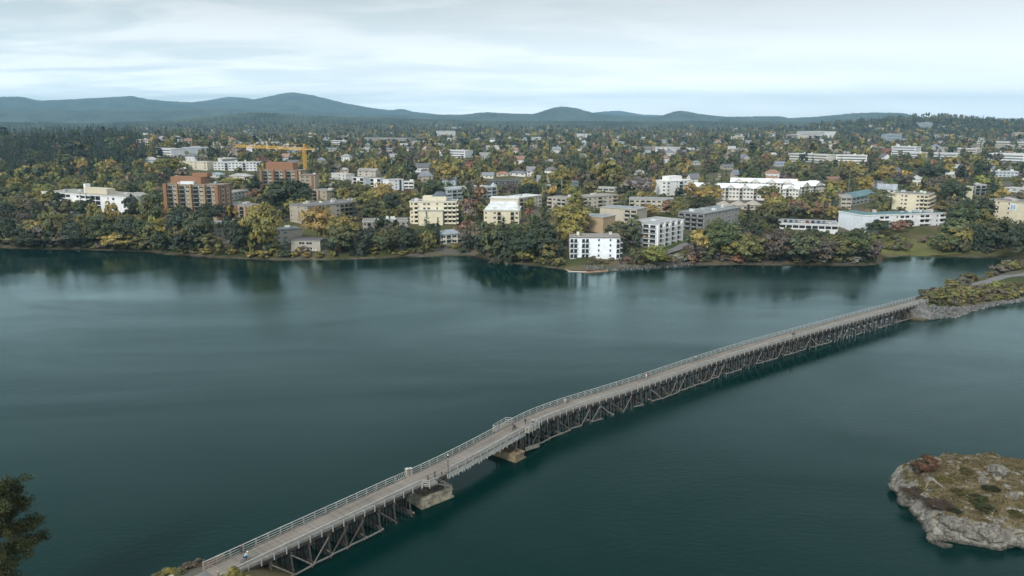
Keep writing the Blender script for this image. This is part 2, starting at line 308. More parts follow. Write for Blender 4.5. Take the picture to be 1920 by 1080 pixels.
GZ = ground(GX.ravel(), GY.ravel()).reshape(GX.shape)
AZ0, NAZ = 39, 460
def column(x, y):
    """The ground's profile along the bearing of (x, y), from the terrain grid itself."""
    f = (math.degrees(math.atan2(x, y))+48)/96*(NAZ-1); f = min(max(f, 0), NAZ-1.001); k = int(f); f -= k
    return GZ[:, AZ0+k]*(1-f)+GZ[:, AZ0+k+1]*f
def hit(u, v, H=0.0):
    """The point seen at (u, v) that stands H metres above the ground."""
    d = ray(u, v); hd = math.hypot(d[0], d[1]); sl = d[2]/hd
    e_ = CAM_H+sl*rad - column(d[0], d[1]) - H; k = int(np.argmax(e_ < 0))
    if k == 0: k = len(rad)-1
    f = e_[k-1]/(e_[k-1]-e_[k]+1e-9); t_ = (rad[k-1]+(rad[k]-rad[k-1])*min(max(f, 0), 1))/hd
    return d*t_ + np.array([0, 0, CAM_H])
def g1(x, y):
    r_ = math.hypot(x, y)
    if y > 0 and abs(x) < y*1.1 and r_ > 80: return float(np.interp(r_, rad, column(x, y)))
    return g1_exact(x, y)
# ------------------------------------------------------------------ terrain, water, hills
V = np.stack([GX, GY, GZ], -1).reshape(-1, 3); nr, nc = GX.shape
i, j = np.meshgrid(np.arange(nr-1), np.arange(nc), indexing='ij'); jn = (j+1) % nc
Fq = np.stack([i*nc+j, i*nc+jn, (i+1)*nc+jn, (i+1)*nc+j], -1).reshape(-1, 4)[:, ::-1]
struct(obj('ground', np_mesh('ground', V, Fq, M['ground'], smooth=True)))
mb = MB(); mb.add([(-2600,-1500,0),(2600,-1500,0),(2600,1000,0),(-2600,1000,0)], [(0,1,2,3)])
struct(obj('water', mb.mesh('water', M['water'])))
def ridge(D, prof, thick, rough, step, seed, base=20, wide=1.0):
    rg = np.random.default_rng(seed); us = np.arange(prof[0][0], prof[-1][0]+1, step)
    vs_ = np.interp(us, [p[0] for p in prof], [p[1] for p in prof])
    # smooth the digitised skyline
    k = max(3, int(30/step)); ker = np.hanning(k+2)[1:-1]; ker /= ker.sum(); vs_ = np.convolve(np.pad(vs_, k, 'edge'), ker, 'same')[k:-k]
    rows = np.concatenate([np.linspace(-1, 0.12, 20), np.linspace(0.3, 1, 4)])
    Vv = []
    for tt in rows:
        dist = D*(1+thick*tt)
        c = np.array([ray(u, 222.0) for u in us]); c = c[:, :2]/np.linalg.norm(c[:, :2], axis=1)[:, None]
        top = CAM_H + D*np.array([(ray(u, v)[2]/np.linalg.norm(ray(u, v)[:2])) for u, v in zip(us, vs_)])
        q = 0.5+0.5*np.cos(PI*min(1, abs(tt)))
        lump = 0.10*np.sin(us*0.021+tt*5+seed)+0.07*np.sin(us*0.053-tt*9)
        z = base + (top-base)*q*(1+lump*(1-q)) + rough*(rg.random(len(us))-0.6)
        Vv.append(np.stack([c[:, 0]*dist, c[:, 1]*dist, z], -1))
    n0 = len(us); Vv = np.concatenate(Vv); i, j = np.meshgrid(np.arange(len(rows)-1), np.arange(n0-1), indexing='ij')
    Fq = np.stack([i*n0+j, i*n0+j+1, (i+1)*n0+j+1, (i+1)*n0+j], -1).reshape(-1, 4)
    struct(obj('hill', np_mesh('hill', Vv, Fq, M['hill'])))
ridge(14200, [(-300,214),(250,205),(360,192),(400,187),(432,181),(470,184),(520,200),(700,214),(1080,216),(1120,210),(1160,207),(1205,215),(1500,222),(2200,222)], 0.12, 5, 4, 1)
ridge(11500, [(-300,186),(0,182),(42,181),(78,189),(160,185),(252,180),(272,185),(315,190),(400,193),(470,188),(500,182),(525,176),(550,173),(585,178),(640,192),(700,203),(735,207),(752,203),(775,210),(850,217),(1000,219),(1500,224),(2200,226)], 0.2, 9, 2.5, 2)
ridge(8300, [(-300,206),(0,205),(120,207),(300,206),(420,204),(600,212),(800,216),(870,215),(905,210),(960,213),(1000,214),(1025,205),(1052,199),(1080,203),(1112,212),(1160,217),(1235,219),(1258,210),(1276,207),(1312,214),(1360,219),(1465,218),(1475,222),(1540,218),(1600,212),(1640,211),(1690,212),(1760,226),(2200,230)], 0.16, 9, 2.5, 3)
ridge(4600, [(-300,232),(0,229),(160,232),(330,226),(400,218),(445,213),(490,211),(560,216),(640,219),(760,223),(900,227),(1150,228),(1400,227),(1540,230),(1700,234),(2200,234)], 0.14, 13, 1.4, 4)
# ------------------------------------------------------------------ plant meshes (unit size: 1 wide, 1 high, base at 0)
def quads(C, Nrm, size, rg, aspect=0.75):
    n_ = len(C); Nrm = Nrm/np.linalg.norm(Nrm, axis=1)[:, None]
    a = np.cross(Nrm, rg.normal(size=(n_, 3))); a /= np.linalg.norm(a, axis=1)[:, None]; b_ = np.cross(Nrm, a)
    s_ = size[:, None]; a = a*s_; b_ = b_*s_*aspect
    Vv = np.stack([C-a-b_*0.6, C+a*0.7-b_, C+a+b_*0.7, C-a*0.6+b_], 1).reshape(-1, 3)
    return Vv, np.arange(n_*4).reshape(-1, 4)
def broad_crown(seed, nclump=34, nq=30, size=0.05, zlo=0.0, shape=1.0):
    rg = np.random.default_rng(seed); Cs, Ns, Ss, Ts = [], [], [], []
    for k in range(nclump):
        d = rg.normal(size=3); d /= np.linalg.norm(d); d[2] = d[2]*0.9+0.12
        r_ = 0.5*(0.35+0.65*rg.random()**0.45)*(0.82+0.3*rg.random())
        c = np.array([d[0]*r_, d[1]*r_, 0.52+d[2]*r_*0.95])
        f = 1.0 if shape == 1 else (0.55+0.45*math.sin(PI*min(1, max(0, c[2]))**0.8))
        c[0] *= f; c[1] *= f
        cr = 0.10+0.08*rg.random(); tone = 0.72+0.6*rg.random(); warm = rg.random()
        dd = rg.normal(size=(nq, 3)); dd /= np.linalg.norm(dd, axis=1)[:, None]; dd[:, 2] = np.abs(dd[:, 2])*0.9-0.15
        P_ = c + dd*cr*(0.6+0.5*rg.random((nq, 1)))
        Cs.append(P_); Ns.append(dd*0.8+d*0.4+rg.normal(size=(nq, 3))*0.45+np.array([0, 0, 0.25])); Ss.append(size*(0.6+0.8*rg.random(nq)))
        tn = tone*(0.85+0.3*rg.random((nq, 1))); Ts.append(np.concatenate([tn*(0.92+0.22*warm), tn, tn*(0.8+0.3*(1-warm))], 1))
    C = np.concatenate(Cs); C[:, 2] = zlo+np.clip(C[:, 2], 0, 1.05)*(1-zlo)
    Vv, Ff = quads(C, np.concatenate(Ns), np.concatenate(Ss), rg)
    return Vv, Ff, np.repeat(np.concatenate(Ts), 4, 0)
def conifer_crown(seed, layers=15, per=11, size=0.06, nq=5, droop=0.35):
    rg = np.random.default_rng(seed); Cs, Ns, Ss, Ts = [], [], [], []
    for l in range(layers):
        z = 0.06+0.92*(l/(layers-1))**0.92; R = 0.5*(1-z)**0.8+0.035
        for k in range(max(4, int(per*(1-0.6*z)))):
            if rg.random() < 0.13: continue
            an = rg.random()*2*PI; L = R*(0.55+0.6*rg.random()); tone = 0.7+0.6*rg.random()
            for q in range(nq):
                f = (q+0.6)/nq; sp = 0.05*f+0.01
                Cs.append([math.cos(an)*L*f+rg.normal()*sp*0.6, math.sin(an)*L*f+rg.normal()*sp*0.6, z-droop*L*f*0.5+rg.normal()*0.012])
                Ns.append([math.cos(an)*0.5+rg.normal()*0.35, math.sin(an)*0.5+rg.normal()*0.35, 0.8]); Ss.append(size*(0.55+0.7*rg.random())*(0.55+0.6*(1-z)))
                Ts.append([tone*0.95, tone, tone*0.95])
    Cs, Ns, Ss, Ts = map(np.array, (Cs, Ns, Ss, Ts)); Vv, Ff = quads(Cs, Ns, Ss, rg, 0.6)
    return Vv, Ff, np.repeat(Ts, 4, 0)
def crown_mesh(name, d): return np_mesh(name, d[0], d[1], M['leaf'], d[2])
BROAD = [crown_mesh('crown', broad_crown(i, 36+3*(i % 4), 30)) for i in range(10)]
BROAD_BIG = [crown_mesh('crown', broad_crown(30+i, 84, 44, 0.030)) for i in range(4)]
POPLAR = [crown_mesh('crown', broad_crown(40+i, 40, 26, 0.055, 0.0, 2)) for i in range(4)]
CONIF = [crown_mesh('crown', conifer_crown(60+i)) for i in range(7)]
def trunk_mesh(seed, conifer):
    rg = random.Random(seed); mb = MB()
    if conifer: mb.bar((0,0,-0.06), (0,0,0.97), 0.030, n=6, taper=0.15)
    else:
        x, y = 0, 0; p = Vector((0,0,-0.06)); w = 0.045
        for k in range(3):
            q = p+Vector((rg.uniform(-.02,.02), rg.uniform(-.02,.02), 0.2)); mb.bar(p, q, w, n=6, taper=0.8); p = q; w *= 0.8
            if k:
                for s_ in range(2):
                    an = rg.random()*2*PI; mb.bar(p, p+Vector((math.cos(an)*.2, math.sin(an)*.2, .18)), w*0.55, n=4, taper=0.3)
        mb.bar(p, p+Vector((0,0,0.25)), w, n=5, taper=0.2)
    return mb.mesh('trunk', M['bark'])
TRUNK_B = [trunk_mesh(i, False) for i in range(4)]; TRUNK_C = trunk_mesh(9, True)
def shrub_mesh(seed, nc=20, nq=26, sz=0.075):
    Vv, Ff, T = broad_crown(seed, nc, nq, sz); Vv = Vv.copy(); Vv[:, 2] = np.maximum(Vv[:, 2]*1.05-0.12, -0.05)
    return np_mesh('shrub', Vv, Ff, M['leaf'], T)
SHRUB = [shrub_mesh(90+i) for i in range(6)]
SHRUB_FINE = [shrub_mesh(190+i, 46, 80, 0.026) for i in range(5)]
TC = {'dark': (0.056,0.072,0.048), 'green': (0.088,0.108,0.052), 'olive': (0.130,0.126,0.052), 'yg': (0.215,0.205,0.055), 'gold': (0.300,0.235,0.065),
      'rust': (0.235,0.128,0.086), 'brown': (0.125,0.103,0.080), 'grey': (0.22,0.21,0.175), 'conifer': (0.046,0.064,0.053), 'red': (0.25,0.075,0.05)}
TCN = {'dark': 'dark green', 'green': 'mid green', 'olive': 'olive green', 'yg': 'yellow-green', 'gold': 'golden', 'rust': 'rust-coloured', 'brown': 'brown', 'grey': 'pale grey-green', 'conifer': 'deep green', 'red': 'red'}
TC = {k: tuple((1.30 if k in ('dark', 'conifer') else 1.22 if k in ('gold', 'yg') else 1.36)*(.82*c+.18*sum(v)/3) for c in v) for k, v in TC.items()}
LANDMARKS = []            # (words, u, v, half width in px, depth)
AUTO = []                 # (object, head words, u, v, depth): labels written when everything stands
def vary(c, a=0.16):
    k = 1+random.uniform(-a, a); return tuple(max(0.01, x*k*(1+random.uniform(-a, a)*0.4)) for x in c)
TREES = []                # (x, y, radius)
def tree_at(x, y, h, w, kind, colour, group):
    z = g1(x, y); u, v, dep = project((x, y, z))
    nm = {'b': 'broadleaf_tree', 'p': 'poplar_tree', 'c': 'conifer_tree'}[kind]
    r = obj(nm, None, None, (x, y, z), random.random()*6.28); r.empty_display_size = 0.5
    r['category'] = 'tree'; r['group'] = group
    if kind == 'c':
        cw = w; obj('trunk', TRUNK_C, r, scale=(cw*0.9, cw*0.9, h)); obj('crown', random.choice(CONIF), r, scale=(cw, cw, h), color=vary(TC[colour]))
    else:
        lo = 0.12 if kind == 'b' else 0.06
        obj('trunk', random.choice(TRUNK_B), r, scale=(h*0.55, h*0.55, h*0.85))
        obj('crown', random.choice((BROAD_BIG if w > 12.5 else BROAD) if kind == 'b' else POPLAR), r, loc=(0, 0, h*lo), scale=(w*1.05, w*1.05, h*(1-lo)), color=vary(TC[colour]))
    size = 'tall' if h > 15 else ('small' if h < 8 else 'medium-sized')
    AUTO.append((r, f"{size} {TCN[colour]} {nm.split('_')[0]} tree", u, v-h*F_PX/dep*0.5, dep)); TREES.append((x, y, w/2)); return r
def tree(u, vt, vb, wpx, kind, colour, group='trees on the far bank'):
    p = hit(u, vb); _, _, dep = project(p)
    return tree_at(p[0], p[1], (vb-vt)*dep/F_PX*1.02, wpx*dep/F_PX, kind, colour, group)
def shrub_at(x, y, h, w, colour, group):
    z = g1(x, y); u, v, dep = project((x, y, z))
    o = obj('shrub', random.choice(SHRUB), None, (x, y, z-0.1), random.random()*6.28, (w, w, h), vary(TC[colour])); o['category'] = 'shrub'; o['group'] = group
    AUTO.append((o, f"{'broad' if w > 7 else 'small'} {TCN[colour]} shrub", u, v, dep)); return o
# ------------------------------------------------------------------ buildings
def window_mesh(name, glass, frame, cross=True):
    mb = MB(); mb.box(-.46,.46,-.035,0.0,.06,.94,1)
    for x0, x1, z0, z1 in ((-.5,-.45,0,1),(.45,.5,0,1),(-.45,.45,0,.07),(-.45,.45,.93,1)): mb.box(x0,x1,-.09,.0,z0,z1,0)
    if cross: mb.box(-.02,.02,-.07,0,.07,.93,0)
    return mb.mesh(name, [frame, glass])
WIN = [window_mesh('window', M['glass'], M['frame']), window_mesh('window', M['glass'], M['frame'], False), window_mesh('window', M['glass_curtain'], M['frame'])]
WIN_D = [window_mesh('window', M['glass'], M['frame_dark']), window_mesh('window', M['glass'], M['frame_dark'], False), window_mesh('window', M['glass_curtain'], M['frame_dark'])]
def balcony_mesh(rail, solid, depth=1.4):
    mb = MB(); mb.box(-.42,.42,-.03,0,.05,.78,1)
    mb.box(-.5,.5,-depth,0,0,.06,0)
    if solid: mb.box(-.5,.5,-depth,-depth+.1,.06,.38,0); mb.box(-.5,-.47,-depth,0,.06,.38,0); mb.box(.47,.5,-depth,0,.06,.38,0)
    else:
        mb.box(-.5,.5,-depth,-depth+.07,.35,.39,2)
        for k in range(9): x = -.49+k*.98/8; mb.box(x-.012,x+.012,-depth,-depth+.05,.06,.35,2)
        for s_ in (-1, 1): mb.box(.5*s_-.02,.5*s_+.02,-depth,0,.35,.39,2); mb.box(.5*s_-.012,.5*s_+.012,-depth/2-.05,-depth/2,.06,.35,2)
    return mb.mesh('balcony', [M['paint'], M['glass'], rail])
BALC = {'dark': balcony_mesh(M['frame_dark'], False), 'white': balcony_mesh(M['rail_white'], False), 'solid': balcony_mesh(M['paint'], True)}
UNITBOX = {}
def ubox(mat):
    if mat.name not in UNITBOX:
        mb = MB(); mb.box(-.5,.5,-.5,.5,0,1); UNITBOX[mat.name] = mb.mesh('block', mat)
    return UNITBOX[mat.name]
BOXES = []                # screen rectangles of walls that the photograph shows clear: (u0, v0, u1, v1, depth)
PRINTS = []               # footprints: (cx, cy, ex, ey, half w, half d)
def facade(root, sx, sy, rz, W, H, floors, bays, fh, wset, balc, wcol, col2, z0=0.0, pil=0.5, name_f=''):
    """Fill one wall: starts at local (sx, sy), runs along the direction rz, outward is -y of that frame."""
    n_ = len(bays); bw = W/n_; ca, sa = math.cos(rz), math.sin(rz)
    def put(nm, me, x, z, sc, color=None, y=0.0):
        return obj(nm, me, root, (sx+ca*x-sa*y, sy+sa*x+ca*y, z), rz, sc, color)
    for k, c in enumerate(bays):
        xc = (k+0.5)*bw
        if c in '. ': continue
        if c == 'p': put('pilaster', ubox(M['brick']), xc, -3, (min(bw, 1.6)*1.0, pil*2, H+3.5), col2); continue
        for f in range(floors):
            z = z0+f*fh
            if c == 'w': put('window', wset[0 if random.random() < .7 else 2], xc, z+fh*.34, (min(bw*.62, 2.3), 1, fh*.46))
            elif c == 's': put('window', wset[1], xc, z+fh*.38, (min(bw*.4, 1.0), 1, fh*.42))
            elif c == 'W': put('window', wset[0], xc, z+fh*.3, (bw*.86, 1, fh*.5))
            elif c == 'b': put('balcony', BALC[balc], xc, z, (bw*.9, 1, fh), wcol)
            elif c == 'g': put('window', wset[1], xc, z+fh*.1, (bw*.9, 1, fh*.82))
def building(FL, FR, floors, depth, label, short, col=(.6,.58,.52), roofcol=(.2,.2,.2), trim=None, bays='wwww', left='', right='', fh=2.8, roof='flat',
             balc='dark', dark=False, col2=(.27,.145,.085), name='apartment_building', cat='building', group=None, clear=0.8, units=3, corner=None, wallmat='paint', pil=0.5, pitch=0.5, plinth=0.0):
    H = floors*fh+plinth
    a = hit(FL[0], FL[1], H); zt = a[2]; b_ = on_plane(FR[0], FR[1], zt)
    if corner is not None:                                    # third roof corner seen: gives the depth
        c = on_plane(corner[0], corner[1], zt); depth = float(np.linalg.norm(c[:2]-(a if corner[2] == 'l' else b_)[:2]))
    e1 = b_[:2]-a[:2]; W = float(np.linalg.norm(e1)); rz = math.atan2(e1[1], e1[0]); z0 = zt-H
    root = thing(name, label, cat, (a[0], a[1], z0), rz, group)
    D = depth; trim = trim or col; wm = M[wallmat]
    mb = MB(); mb.box(0, W, 0, D, -5, H); obj('wall', mb.mesh('wall', wm), root, color=col)
    if roof == 'flat':
        mb = MB(); o = .35
        mb.box(-o, W+o, -o, D+o, H+.002, H+.5); obj('parapet', mb.mesh('parapet', M['paint']), root, color=trim)
        mb = MB(); mb.box(-o+.3, W+o-.3, -o+.3, D+o-.3, H+.45, H+.53); rf = obj('roof', mb.mesh('roof', M['roofing']), root, color=roofcol)
        for k in range(units):
            sx_ = random.uniform(1.2, 3.5); obj('roof_unit', ubox(M['paint']), rf, (random.uniform(.12, .88)*W, random.uniform(.25, .8)*D, H+.53), 0, (sx_, random.uniform(1.2, 3), random.uniform(.7, 1.9)), vary((.55,.55,.53), .25))
    else:
        mb = MB(); o = .6; rh = pitch*min(W, D)/2; th = .18
        if roof == 'gable':           # ridge along x
            A = [(-o,-o,H-.1),(W+o,-o,H-.1),(W+o,D/2,H+rh),(-o,D/2,H+rh),(W+o,D+o,H-.1),(-o,D+o,H-.1)]
            Bq = [(x,y,z+th) for x,y,z in A]
            mb.add(A+Bq, [(0,1,2,3),(3,2,4,5),(6,9,8,7),(9,11,10,8),(0,6,7,1),(5,4,10,11),(0,3,9,6),(3,5,11,9),(1,7,8,2),(2,8,10,4)])
            g_ = MB(); g_.add([(0,.01,H),(0,D-.01,H),(0,D/2,H+rh-.12),(W,.01,H),(W,D-.01,H),(W,D/2,H+rh-.12)], [(0,2,1),(3,4,5),(0,3,5,2),(1,2,5,4)])
            obj('gable', g_.mesh('gable', wm), root, color=col)
        else:                          # hip
            q = min(W, D)/2*0.98
            if W >= D: r1, r2 = (q, D/2), (W-q, D/2)
            else: r1, r2 = (W/2, q), (W/2, D-q)
            Vv = [(-o,-o,H),(W+o,-o,H),(W+o,D+o,H),(-o,D+o,H),(-o,-o,H+.2),(W+o,-o,H+.2),(W+o,D+o,H+.2),(-o,D+o,H+.2),(r1[0],r1[1],H+rh),(r2[0],r2[1],H+rh)]
            fs = [(0,3,2,1),(0,1,5,4),(1,2,6,5),(2,3,7,6),(3,0,4,7)]
            fs += [(4,5,9,8),(6,7,8,9),(5,6,9),(7,4,8)] if W >= D else [(4,5,8),(6,7,9),(5,6,9,8),(7,4,8,9)]
            mb.add(Vv, fs)
        rf = obj('roof', mb.mesh('roof', M['roofing']), root, color=roofcol)
        if units: obj('chimney', ubox(M['brick']), rf, (W*.7, D*.45, H+rh*.4), 0, (.8, .8, rh*.8+.6), (.3,.2,.16))
    ws = WIN_D if dark else WIN
    if bays: facade(root, 0, 0, 0, W, H, floors, bays, fh, ws, balc, trim if balc == 'solid' else col, col2, plinth, pil)
    if left: facade(root, 0, D, -PI/2, D, H, floors, left, fh, ws, balc, trim if balc == 'solid' else col, col2, plinth, pil)
    if right: facade(root, W, 0, PI/2, D, H, floors, right, fh, ws, balc, trim if balc == 'solid' else col, col2, plinth, pil)
    ca, sa = math.cos(rz), math.sin(rz)
    cs = [(a[0]+ca*x-sa*y, a[1]+sa*x+ca*y) for x, y in ((0,0),(W,0),(W,D),(0,D))]
    pr = [project((x, y, zt)) for x, y in cs]; u0, u1 = min(p[0] for p in pr), max(p[0] for p in pr); v0 = min(p[1] for p in pr); dep = min(p[2] for p in pr)
    vb = max(p[1] for p in pr)+H*F_PX/dep*clear
    if clear > 0: BOXES.append((u0, v0, u1, vb, dep))
    PRINTS.append((a[0]+ca*W/2-sa*D/2, a[1]+sa*W/2+ca*D/2, ca, sa, W/2, D/2))
    if short: LANDMARKS.append((short, (u0+u1)/2, (v0+vb)/2, (u1-u0)/2, dep))
    root['size'] = [W, D, H]; return root
def add_block(root, nm, x0, x1, y0, y1, z0, z1, col, mat='paint'):
    mb = MB(); mb.box(x0, x1, y0, y1, z0, z1); return obj(nm, mb.mesh(nm, M[mat]), root, color=col)
WHITE = (.80,.81,.81); CREAM = (.66,.61,.48); BEIGE = (.40,.36,.29); TAN = (.45,.34,.22); GREYB = (.33,.31,.27); PALE = (.60,.62,.62)
BRICK = (.27,.145,.085)
# --- the front row, left to right
r = building((78,360),(237,371), 3, 26, 'long white three-storey clinic with cream rooftop block among trees', 'the long white clinic', WHITE, (.33,.32,.29), bays='sswwgW.wWWgg.sw..', left='w.w.w', fh=3.4, name='clinic_building', units=6, dark=True, clear=1.1)
W_, D_, H_ = r['size']; add_block(r, 'rooftop_block', W_*.44, W_*.70, 6, 13, H_+.5, H_+4.6, (.58,.52,.40)); add_block(r, 'lift_tower', W_*.44-2.2, W_*.44-.05, 7, 11, H_+.5, H_+7.2, WHITE); add_block(r, 'entrance_canopy', W_*.32, W_*.50, -7, -.05, 3.6, 4.1, WHITE)
for k in range(4): add_block(r, 'canopy_post', W_*(.33+.053*k), W_*(.33+.053*k)+.25, -6.6, -6.35, -1, 3.6, WHITE)
r = building((240,371),(306,363), 3, 24, 'white lower wing of the clinic beside the brick tower', 'the white clinic wing', WHITE, (.36,.35,.32), bays='.gw.ww.w', fh=3.3, name='clinic_building', units=6, dark=True, clear=0.5)
r = building((307.5,346.5),(410,348.5), 8, 15, 'tall brick apartment tower with vertical piers and recessed balconies', 'the tall brick tower', (.40,.35,.27), (.24,.22,.20), (.27,.20,.15), bays='p', left='...', right='pwpwp', fh=2.85, col2=BRICK, name='apartment_tower', wallmat='brick', clear=0.9, units=2, dark=True)
W_, D_, H_ = r['size']
for k in range(5): add_block(r, 'pier', W_*(k/4)-(2.4 if k in (0, 4) else 1.2)*(0.5 if 0 < k < 4 else (0 if k == 0 else 1)), W_*(k/4)+(2.4 if k in (0, 4) else 1.2)*(0.5 if 0 < k < 4 else (1 if k == 0 else 0)), -1.7, -.01, -4, H_+.9, BRICK if k in (0, 4) else (.36,.24,.13), 'brick')
for k in range(4):
    for f in range(8):
        x0 = W_*(k/4)+(2.6 if k == 0 else .9); x1 = W_*((k+1)/4)-(2.6 if k == 3 else .9); xm = x0+(x1-x0)*.52
        obj('balcony', BALC['dark'], r, ((x0+xm)/2, 0, f*2.85), 0, (xm-x0, 1, 2.85), (.45,.42,.36))
        obj('window', WIN[0 if random.random() < .75 else 2], r, ((xm+x1)/2, 0, f*2.85+1.0), 0, ((x1-xm)*.8, 1, 1.3))
add_block(r, 'penthouse', W_*.06, W_*.62, 4, 13, H_+.5, H_+5.2, BRICK, 'brick'); add_block(r, 'skylight', W_*.28, W_*.52, 1.5, 4, H_+.5, H_+2.4, (.7,.74,.75)); add_block(r, 'stair_tower', W_*.38, W_*.66, 9, 15, H_+5.2, H_+7.4, BRICK, 'brick')
r = building((490,319.5),(563,320.5), 7, 14, 'second brick apartment tower behind trees below the yellow crane', 'the second brick tower', (.40,.35,.27), (.24,.22,.20), (.27,.20,.15), bays='.', right='pwp', fh=2.85, col2=BRICK, name='apartment_tower', wallmat='brick', clear=0.5, units=2, dark=True)
W_, D_, H_ = r['size']
for k in range(4): add_block(r, 'pier', W_*(k/3.3)-1.1, W_*(k/3.3)+1.1, -1.7, -.01, -4, H_+.9, BRICK, 'brick')
for k in range(3):
    for f in range(7):
        x0 = W_*k/3.3+1.3; x1 = W_*(k+1)/3.3-1.3; xm = (x0+x1)/2
        obj('balcony', BALC['dark'], r, ((x0+xm)/2, 0, f*2.85), 0, (xm-x0, 1, 2.85), (.45,.42,.36)); obj('window', WIN[0], r, ((xm+x1)/2, 0, f*2.85+1), 0, ((x1-xm)*.8, 1, 1.3))
add_block(r, 'penthouse', W_*.05, W_*.75, 5, 14, H_+.5, H_+6.5, BRICK, 'brick')
building((562,329),(590,329), 6, 14, 'stepped brick end wing of the second brick tower', 'the brick end wing', (.36,.31,.23), (.22,.2,.18), BRICK, bays='wwp', fh=2.85, col2=BRICK, name='apartment_building', wallmat='brick', clear=0.5, units=1)
building((413,382),(466,388), 3, 14, 'low terrace with brick piers right of the tall brick tower', 'the low brick terrace', (.42,.36,.27), (.22,.22,.22), bays='wpbpbp', col2=BRICK, wallmat='brick', clear=0.7, units=3)
building((585,356),(612,359), 3, 12, 'small brick-pier block half hidden behind the long grey-roofed apartments', None, (.40,.36,.28), (.25,.25,.25), bays='bpw', col2=BRICK, clear=0.8, units=1)
building((576,388),(694,377), 4, 24, 'long beige four-storey apartments with flat grey roof and dark balconies', 'the long beige apartments', BEIGE, (.17,.17,.17), (.22,.22,.22), bays='w.bbw.wbbbwwbb', left='s.s.s', corner=(538,384,'l'), clear=0.8, units=7, plinth=0.6)
building((383,421),(470,421), 4, 15, 'grey waterfront apartments half hidden behind dark shore trees', 'the hidden grey apartments', (.42,.39,.33), (.24,.24,.24), (.2,.2,.2), bays='bsw.wsb.', left='w.w', balc='white', clear=0.5, units=4)
building((515,434),(566,430), 3, 13, 'low grey-roofed wing with blank beige wall between two golden trees', 'the low grey-roofed wing', (.50,.46,.40), (.15,.16,.17), (.2,.2,.2), bays='ww..', clear=0.5, units=2)
r = building((545,451),(600,452), 2, 10, 'low pavilion with arched white openings at the water', 'the arched pavilion', (.40,.37,.31), (.15,.15,.16), (.2,.2,.2), bays='.WW.', fh=3.0, name='pavilion', clear=0.9, units=0)
W_, D_, H_ = r['size']
for k in range(8):
    mb = MB(); n_ = 8; pts = [(-.35,-.12,.2),(.35,-.12,.2)]+[(.35*math.cos(PI*q/n_), -.12, 1.3+.35*math.sin(PI*q/n_)) for q in range(n_+1)]
    mb.add(pts+[(x, -.01, z) for x, y, z in pts], [tuple(range(len(pts)))]+[(i_, (i_+1) % len(pts), len(pts)+(i_+1) % len(pts), len(pts)+i_) for i_ in range(len(pts))])
    obj('arch', mb.mesh('arch', M['paint']), r, (W_*(.14+.10*k), 0, 0.05), color=(.72,.72,.70))
building((680,416.5),(768,415), 4, 15, 'grey-beige waterfront apartments screened by dark trees at the shore', 'the grey-beige waterfront block', (.36,.33,.29), (.23,.22,.21), (.5,.48,.44), bays='wbs.w.sb.ws', left='s.s', clear=0.25, units=4)
r = building((768,379),(855,379), 5, 17, 'cream apartment house with stepped top floors and dark hip roof', 'the stepped cream apartments', (.72,.66,.50), (.28,.29,.29), (.78,.73,.58), bays='sb.ww.s.bbb', left='w.w', right='b.b', balc='solid', clear=0.9, units=2)
W_, D_, H_ = r['size']; add_block(r, 'top_storey', W_*.27, W_*.78, 3, 13, H_+.5, H_+3.2, (.70,.64,.49)); add_block(r, 'entrance_wing', W_*.2, W_*.72, -4, -.02, -4, H_*.62, (.72,.66,.50)); add_block(r, 'wing_roof', W_*.19, W_*.73, -4.3, -.02, H_*.62+.01, H_*.62+.35, (.35,.37,.38), 'roofing')
mb = MB(); mb.add([(W_*.46,4,H_+3.2),(W_*.80,4,H_+3.2),(W_*.80,12,H_+3.2),(W_*.46,12,H_+3.2),(W_*.56,8,H_+6.2),(W_*.70,8,H_+6.2)], [(0,1,5,4),(2,3,4,5),(1,2,5),(3,0,4)]); obj('hip_roof', mb.mesh('hip_roof', M['roofing']), r, color=(.10,.12,.14))
building((826,440),(867,438), 2, 9, 'small cream waterfront house with blue-grey roof on terraced bank', 'the small waterfront house', (.62,.59,.50), (.30,.35,.38), bays='WbWb', balc='white', roof='hip', pitch=.5, fh=2.9, name='house', cat='house', clear=0.9, units=1)
r = building((838,357),(931,351), 3, 14, 'long pale blue-grey apartments with mansard roof and corner turret', 'the blue-grey mansard apartments', (.46,.53,.55), (.36,.40,.42), (.40,.45,.47), bays='WbWbWbWbWb', left='w.w', balc='white', corner=(816,353,'l'), clear=0.9, units=4)
W_, D_, H_ = r['size']; mb = MB(); mb.add([(W_-4.5,-.5,H_+.5),(W_+.4,-.5,H_+.5),(W_+.4,4,H_+.5),(W_-4.5,4,H_+.5),(W_-2,1.7,H_+4)], [(0,1,4),(1,2,4),(2,3,4),(3,0,4)]); obj('turret_roof', mb.mesh('turret_roof', M['roofing']), r, color=(.45,.5,.52))
r = building((907,395.5),(973,396), 3, 26, 'cream apartments with white stepped metal roof facing the water', 'the cream stepped-roof apartments', (.68,.62,.47), (.62,.66,.67), (.5,.46,.38), bays='s.wb..bw', right='w.w.w', fh=3.0, clear=0.8, units=0)
W_, D_, H_ = r['size']
for k, (yy, hh) in enumerate(((1, 1.1), (7, 2.2), (13, 3.4))): add_block(r, 'stepped_roof', .8+k*.8, W_-.8-k*.8, yy+5, yy+11, H_+.53, H_+hh+.6, (.68,.71,.71), 'roofing')
building((919,372.5),(972,373), 4, 14, 'cream upper block with broad white roof behind the stepped-roof apartments', None, (.70,.64,.49), (.66,.68,.68), (.66,.66,.62), bays='..', right='w', clear=0.6, units=1)
